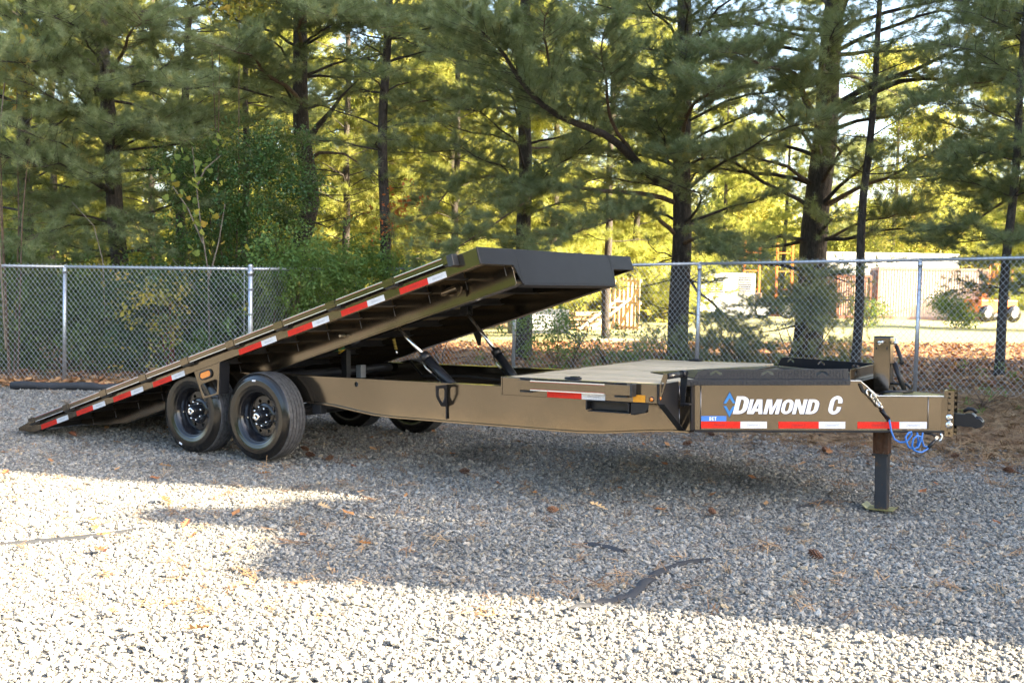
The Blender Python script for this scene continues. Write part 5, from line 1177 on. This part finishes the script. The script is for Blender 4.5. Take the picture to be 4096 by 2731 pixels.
# pallets and timber crate on the left
def crate(label, x, y, rot, w, h, nv):
    root = empty('timber_crate', M=sd(x, y, rot)); tag(root, label, 'crate')
    for k in range(nv):
        xx = -w/2 + (w - .12)*k/(nv - 1); MB().box((xx, -.06, 0), (xx + .11, -.035, h)).build('slat', PALLET, root)
    for z in (.05, h*.5, h - .14): MB().box((-w/2, -.034, z), (w/2, .034, z + .1)).build('rail', PALLET, root)
    MB().bar((-w/2, -.075, .1), (w/2 - .05, -.075, h*.85), .09, .025, (0, 1, 0)).build('brace', PALLET, root); return root
crate('upright timber crate panel with wide bright slats', spot(1418, 37), 37, R(20), 1.2, 1.75, 7)
crate('taller timber crate end turned to the sun', spot(1448, 36.6), 36.6, R(-50), .9, 1.8, 5)
for k, (u, Y, z, rot, lab) in enumerate(((1345, 36.2, 0, 8, 'pallet at the bottom of the stack by the crate'), (1350, 36.2, .16, 14, 'second pallet of the stack by the crate'), (1340, 36.2, .32, 2, 'third pallet of the stack by the crate'), (1352, 36.2, .48, 11, 'topmost pallet of the stack by the crate'), (1120, 38, 0, 20, 'pale pallet lying alone seen under the raised deck'))):
    x = spot(u, Y); root = empty('pallet', M=Matrix.Translation((x, Y, gz(x, Y) + z)) @ Matrix.Rotation(R(rot), 4, 'Z')); tag(root, lab, 'pallet')
    for j in range(7): MB().box((-.6 + j*.18, -.5, .115), (-.6 + j*.18 + .12, .5, .137)).build('slat', PALLET, root)
    for j in range(3): MB().box((-.6, -.5 + j*.46, .022), (.6, -.42 + j*.46, .1149)).build('block_rail', PALLET, root)
root = empty('timber_ladder', M=sd(spot(1400, 35.4), 35.4, R(0))); tag(root, 'white timber ladder leaning on the pallets', 'ladder')
for s in (0, .4): MB().bar((-1.0 + s, 0, .05), (.3 + s, .2, 1.1), .05, .07).build('rail', WHITEP, root)
for k in range(5): MB().bar((-.85 + k*.25, .02 + .03*k, .16 + k*.21), (-.45 + k*.25, .02 + .03*k, .16 + k*.21), .04, .04).build('rung', WHITEP, root)
tag(MB().box((-.9, -.25, 0), (.9, .25, .08)).build('timber_board', PLANK, None, .005, sd(spot(1440, 27), 27, R(4))), 'long grey timber lying on the litter in front of the crates', 'timber')
root = empty('grey_cabinet', M=sd(spot(1235, 33), 33, R(10))); tag(root, 'dark grey cabinet lying beneath the raised deck beyond the fence', 'cabinet')
MB().box((-.9, -.4, 0), (.9, .4, .75)).build('body', m_paint('dark_cabinet', (.07, .08, .09), .5, 0), root, .02); MB().box((-.5, -.42, .1), (.4, -.404, .6)).build('door', m_paint('cabinet_door', (.35, .36, .38), .5, .1), root)
# white car glimpsed through the shrubs on the left
root = empty('white_car', M=sd(spot(560, 33), 33, R(5))); tag(root, 'white car glimpsed between the shrubs left of the corner post', 'car')
bd = [(-2.1, .35), (-2.15, .75), (-1.9, .95), (-1.2, 1.02), (-.7, 1.42), (.7, 1.45), (1.4, 1.05), (2.1, .92), (2.15, .4)]
MB().prism(bd, -.8, .8, lambda x, y, d: (x, d, y)).build('body', WHITEP, root, .05)
MB().prism([(-1.05, 1.03), (-.65, 1.36), (.65, 1.38), (1.2, 1.05)], -.815, -.802, lambda x, y, d: (x, d, y)).build('window', DKG, root)
for xx in (-1.35, 1.35): MB().lathe([(0, -.1), (.28, -.1), (.33, -.05), (.33, .1)], 20, Matrix.Translation((xx, -.76, .33))).build('wheel', RUBBER, root)

# ------------------------------------------------------------------ small things on the yard
FAB = m_paint('black_geotextile', (.03, .032, .036), .8, 0, .7, 1.4)
q = random.Random(9); m = MB(); pts = [(-7.2 + i*.165, 15.15 + .02*math.sin(i*.7) - i*.004, gz(-7.2 + i*.165, 15.15) + .055 + .01*math.sin(i*1.3)) for i in range(20)]
m.tube(pts, [.058 + .008*math.sin(i*2.1) for i in range(20)], 14); tag(m.build('black_sock', FAB), 'black fabric silt sock lying along the foot of the left fence', 'silt sock')
def ribbon(name, label, pts, w, cat):
    m = MB(); vs = []; q = random.Random(len(pts)); P = [Vector((x, y, gz(x, y) + z)) for x, y, z in pts]
    for i, p in enumerate(P):
        d = (P[min(i+1, len(P)-1)] - P[max(i-1, 0)]).normalized(); s = Vector((-d.y, d.x, 0))*w*(.35 + .65*math.sin(math.pi*(i+.5)/len(P)))*q.uniform(.7, 1.2)
        vs += [p - s, p + Vector((0, 0, .018)), p + s]
    fs = []
    for i in range(len(P)-1): fs += [(3*i, 3*i+1, 3*i+4, 3*i+3), (3*i+1, 3*i+2, 3*i+5, 3*i+4)]
    m.add(vs, fs, True); tag(m.build(name, FAB), label, cat)
ribbon('fabric_strip', 'torn black fabric strip curving out of the gravel in the shade', [(.30, 5.10, .008), (.36, 5.15, .014), (.42, 5.17, .006), (.47, 5.22, .014), (.52, 5.22, .010), (.58, 5.28, .016), (.62, 5.30, .004), (.66, 5.38, .014), (.70, 5.42, .016), (.71, 5.50, .012), (.74, 5.55, .016), (.78, 5.60, .004), (.80, 5.68, .012), (.86, 5.74, .014), (.90, 5.80, .006), (.97, 5.86, .012), (1.02, 5.90, .01), (1.16, 5.97, .004)], .034, 'fabric strip')
ribbon('fabric_strip', 'short scrap of black fabric further back in the gravel', [(.46, 6.30, .004), (.52, 6.26, .014), (.56, 6.24, .006), (.60, 6.20, .014), (.68, 6.12, .004)], .02, 'fabric strip')
ribbon('fabric_strip', 'grey fabric strip on the sunlit gravel at the left', [(-3.12, 6.35, .0), (-2.9, 6.42, .008), (-2.7, 6.52, .004), (-2.5, 6.62, .010), (-2.35, 6.78, .0)], .03, 'fabric strip')
ribbon('fabric_strip', 'thin black strip left of the jack foot', [(2.02, 7.35, .01), (2.12, 7.45, .016), (2.24, 7.55, .016), (2.36, 7.66, .01)], .012, 'fabric strip')
# oak leaves
def oak(m, seed):
    q = random.Random(seed); n = 5; side_ = []
    for i in range(n*2 + 1):
        t_ = i/(n*2); w_ = (.30 if i % 2 else .10)*math.sin(math.pi*min(1, t_*.9 + .12))*q.uniform(.8, 1.2); side_.append((t_ + (.05 if i % 2 else 0), w_))
    mb = MB(); vs = []; 
    cur = q.uniform(.1, .35)
    for x, w_ in side_: zc = cur*(x - .5)**2; vs += [(x - .5, w_, zc + w_*q.uniform(.2, .7)), (x - .5, 0, zc), (x - .5, -w_, zc + w_*q.uniform(.2, .7))]
    fs = []
    for i in range(n*2): fs += [(3*i, 3*i+3, 3*i+4, 3*i+1), (3*i+1, 3*i+4, 3*i+5, 3*i+2)]
    mb.add(vs, fs, False); return mb.mesh('oak_leaf', m, recalc=False)
OAKS = [oak(DRYLEAF, i) for i in range(4)] + [oak(mat('tan_dry_leaf', (.48, .33, .17), .7), 9)]
def ground_at(u, v):
    """point of the ground seen at survey position u, v (the yard is nearly level)"""
    Y = CAM_H * 2427.5 / max(1, v - vh(u))
    for _ in range(6): Y = (CAM_H - gz(spot(u, Y), Y)) * 2427.5 / (v - vh(u))
    return spot(u, Y), Y
leafs = [(378, 1165, 'largest brown oak leaf on the gravel below the rear wheel'), (237, 1247, 'curled leaf at the edge of the sunlit gravel'), (226, 1283, 'leaf pair on the sunlit gravel left'), (535, 1288, 'yellowish leaf near the shade edge'), (748, 1180, 'tan leaf in the shade below the front wheel'), (205, 1212, 'leaf lying beside the grey fabric strip'), (425, 1222, 'small leaf by the shade boundary'), (315, 1482, 'pale leaf in the bottom left sunlit gravel'), (255, 1435, 'thin leaf low in the sunlit gravel'), (445, 1475, 'leaf speck near the bottom of the sunlit gravel'), (845, 1268, 'dark curled leaf in the shaded gravel'), (165, 1008, 'leaf just in front of the deck tail'), (605, 1100, 'leaf between the wheels and the lit streak'), (860, 1042, 'orange leaf in the shadow under the frame'), (380, 1082, 'reddish leaf at the lit streak by the wheels'), (1385, 1180, 'upright tan leaf in the middle of the shade'), (1650, 1150, 'leaf near the jack'), (1915, 1048, 'leaf behind the jack leg')]
for k, (u, v, lab) in enumerate(leafs):
    x, y = ground_at(u, v); o = put('fallen_leaf', OAKS[k % 4 if k not in (3, 4, 7, 15) else 4]); s = q.uniform(.10, .16)*(1.25 if k == 0 else 1)
    o.matrix_world = Matrix.Translation((x, y, gz(x, y) + .034)) @ Euler((q.gauss(0, .25), q.gauss(0, .25), q.uniform(0, 6.28))).to_matrix().to_4x4() @ Matrix.Scale(s, 4); tag(o, lab, 'leaf', 'fallen leaves on the gravel')
def cone_mesh(seed):
    q = random.Random(seed); m = MB(); L = .10; m.tube([(-L/2, 0, 0), (L/2, 0, 0)], [.008, .005], 6)
    for i in range(54):
        t_ = i/54; a = i*2.4; r = .028*math.sin(math.pi*(.12 + .82*t_)) + .004; x = -L/2 + t_*L; c, s = math.cos(a), math.sin(a); w_ = .009
        m.add([(x, c*.004, s*.004), (x + .012, c*r - s*w_, s*r + c*w_), (x + .020, c*(r + .003), s*(r + .003)), (x + .012, c*r + s*w_, s*r - c*w_)], [(0, 1, 2), (0, 2, 3)])
    return m.mesh('pine_cone', CONE, recalc=False)
CM = [cone_mesh(i) for i in range(2)]
cones = [(1070, 1097, 'pine cone alone in the middle of the shaded gravel'), (760, 1065, 'nearest cone right of the front wheel'), (715, 1058, 'middle cone of three right of the front wheel'), (700, 1043, 'farthest cone of three right of the front wheel'), (1280, 1190, 'cone right of the tan leaf'), (1650, 1195, 'cone in the gravel below the frame end'), (1640, 1008, 'cone under the neck of the trailer'), (1588, 1030, 'cone in the shadow beneath the frame'), (1905, 1045, 'cone left of the jack leg on the straw'), (1895, 1300, 'dark cone right of the fabric strip'), (2330, 1095, 'cone at the right edge of the yard'), (2205, 1060, 'cone on straw right of the jack'), (60, 882, 'cone by the end of the silt sock'), (180, 890, 'cone on the gravel in front of the silt sock')]
for k, (u, v, lab) in enumerate(cones):
    x, y = ground_at(u, v); o = put('pine_cone', CM[k % 2]); s = q.uniform(.62, .85)
    o.matrix_world = Matrix.Translation((x, y, gz(x, y) + .045)) @ Euler((q.uniform(0, 6), q.gauss(0, .2), q.uniform(0, 6.28))).to_matrix().to_4x4() @ Matrix.Scale(s, 4); tag(o, lab, 'pine cone', 'pine cones on the gravel')
print('scene built', len(bpy.data.objects))
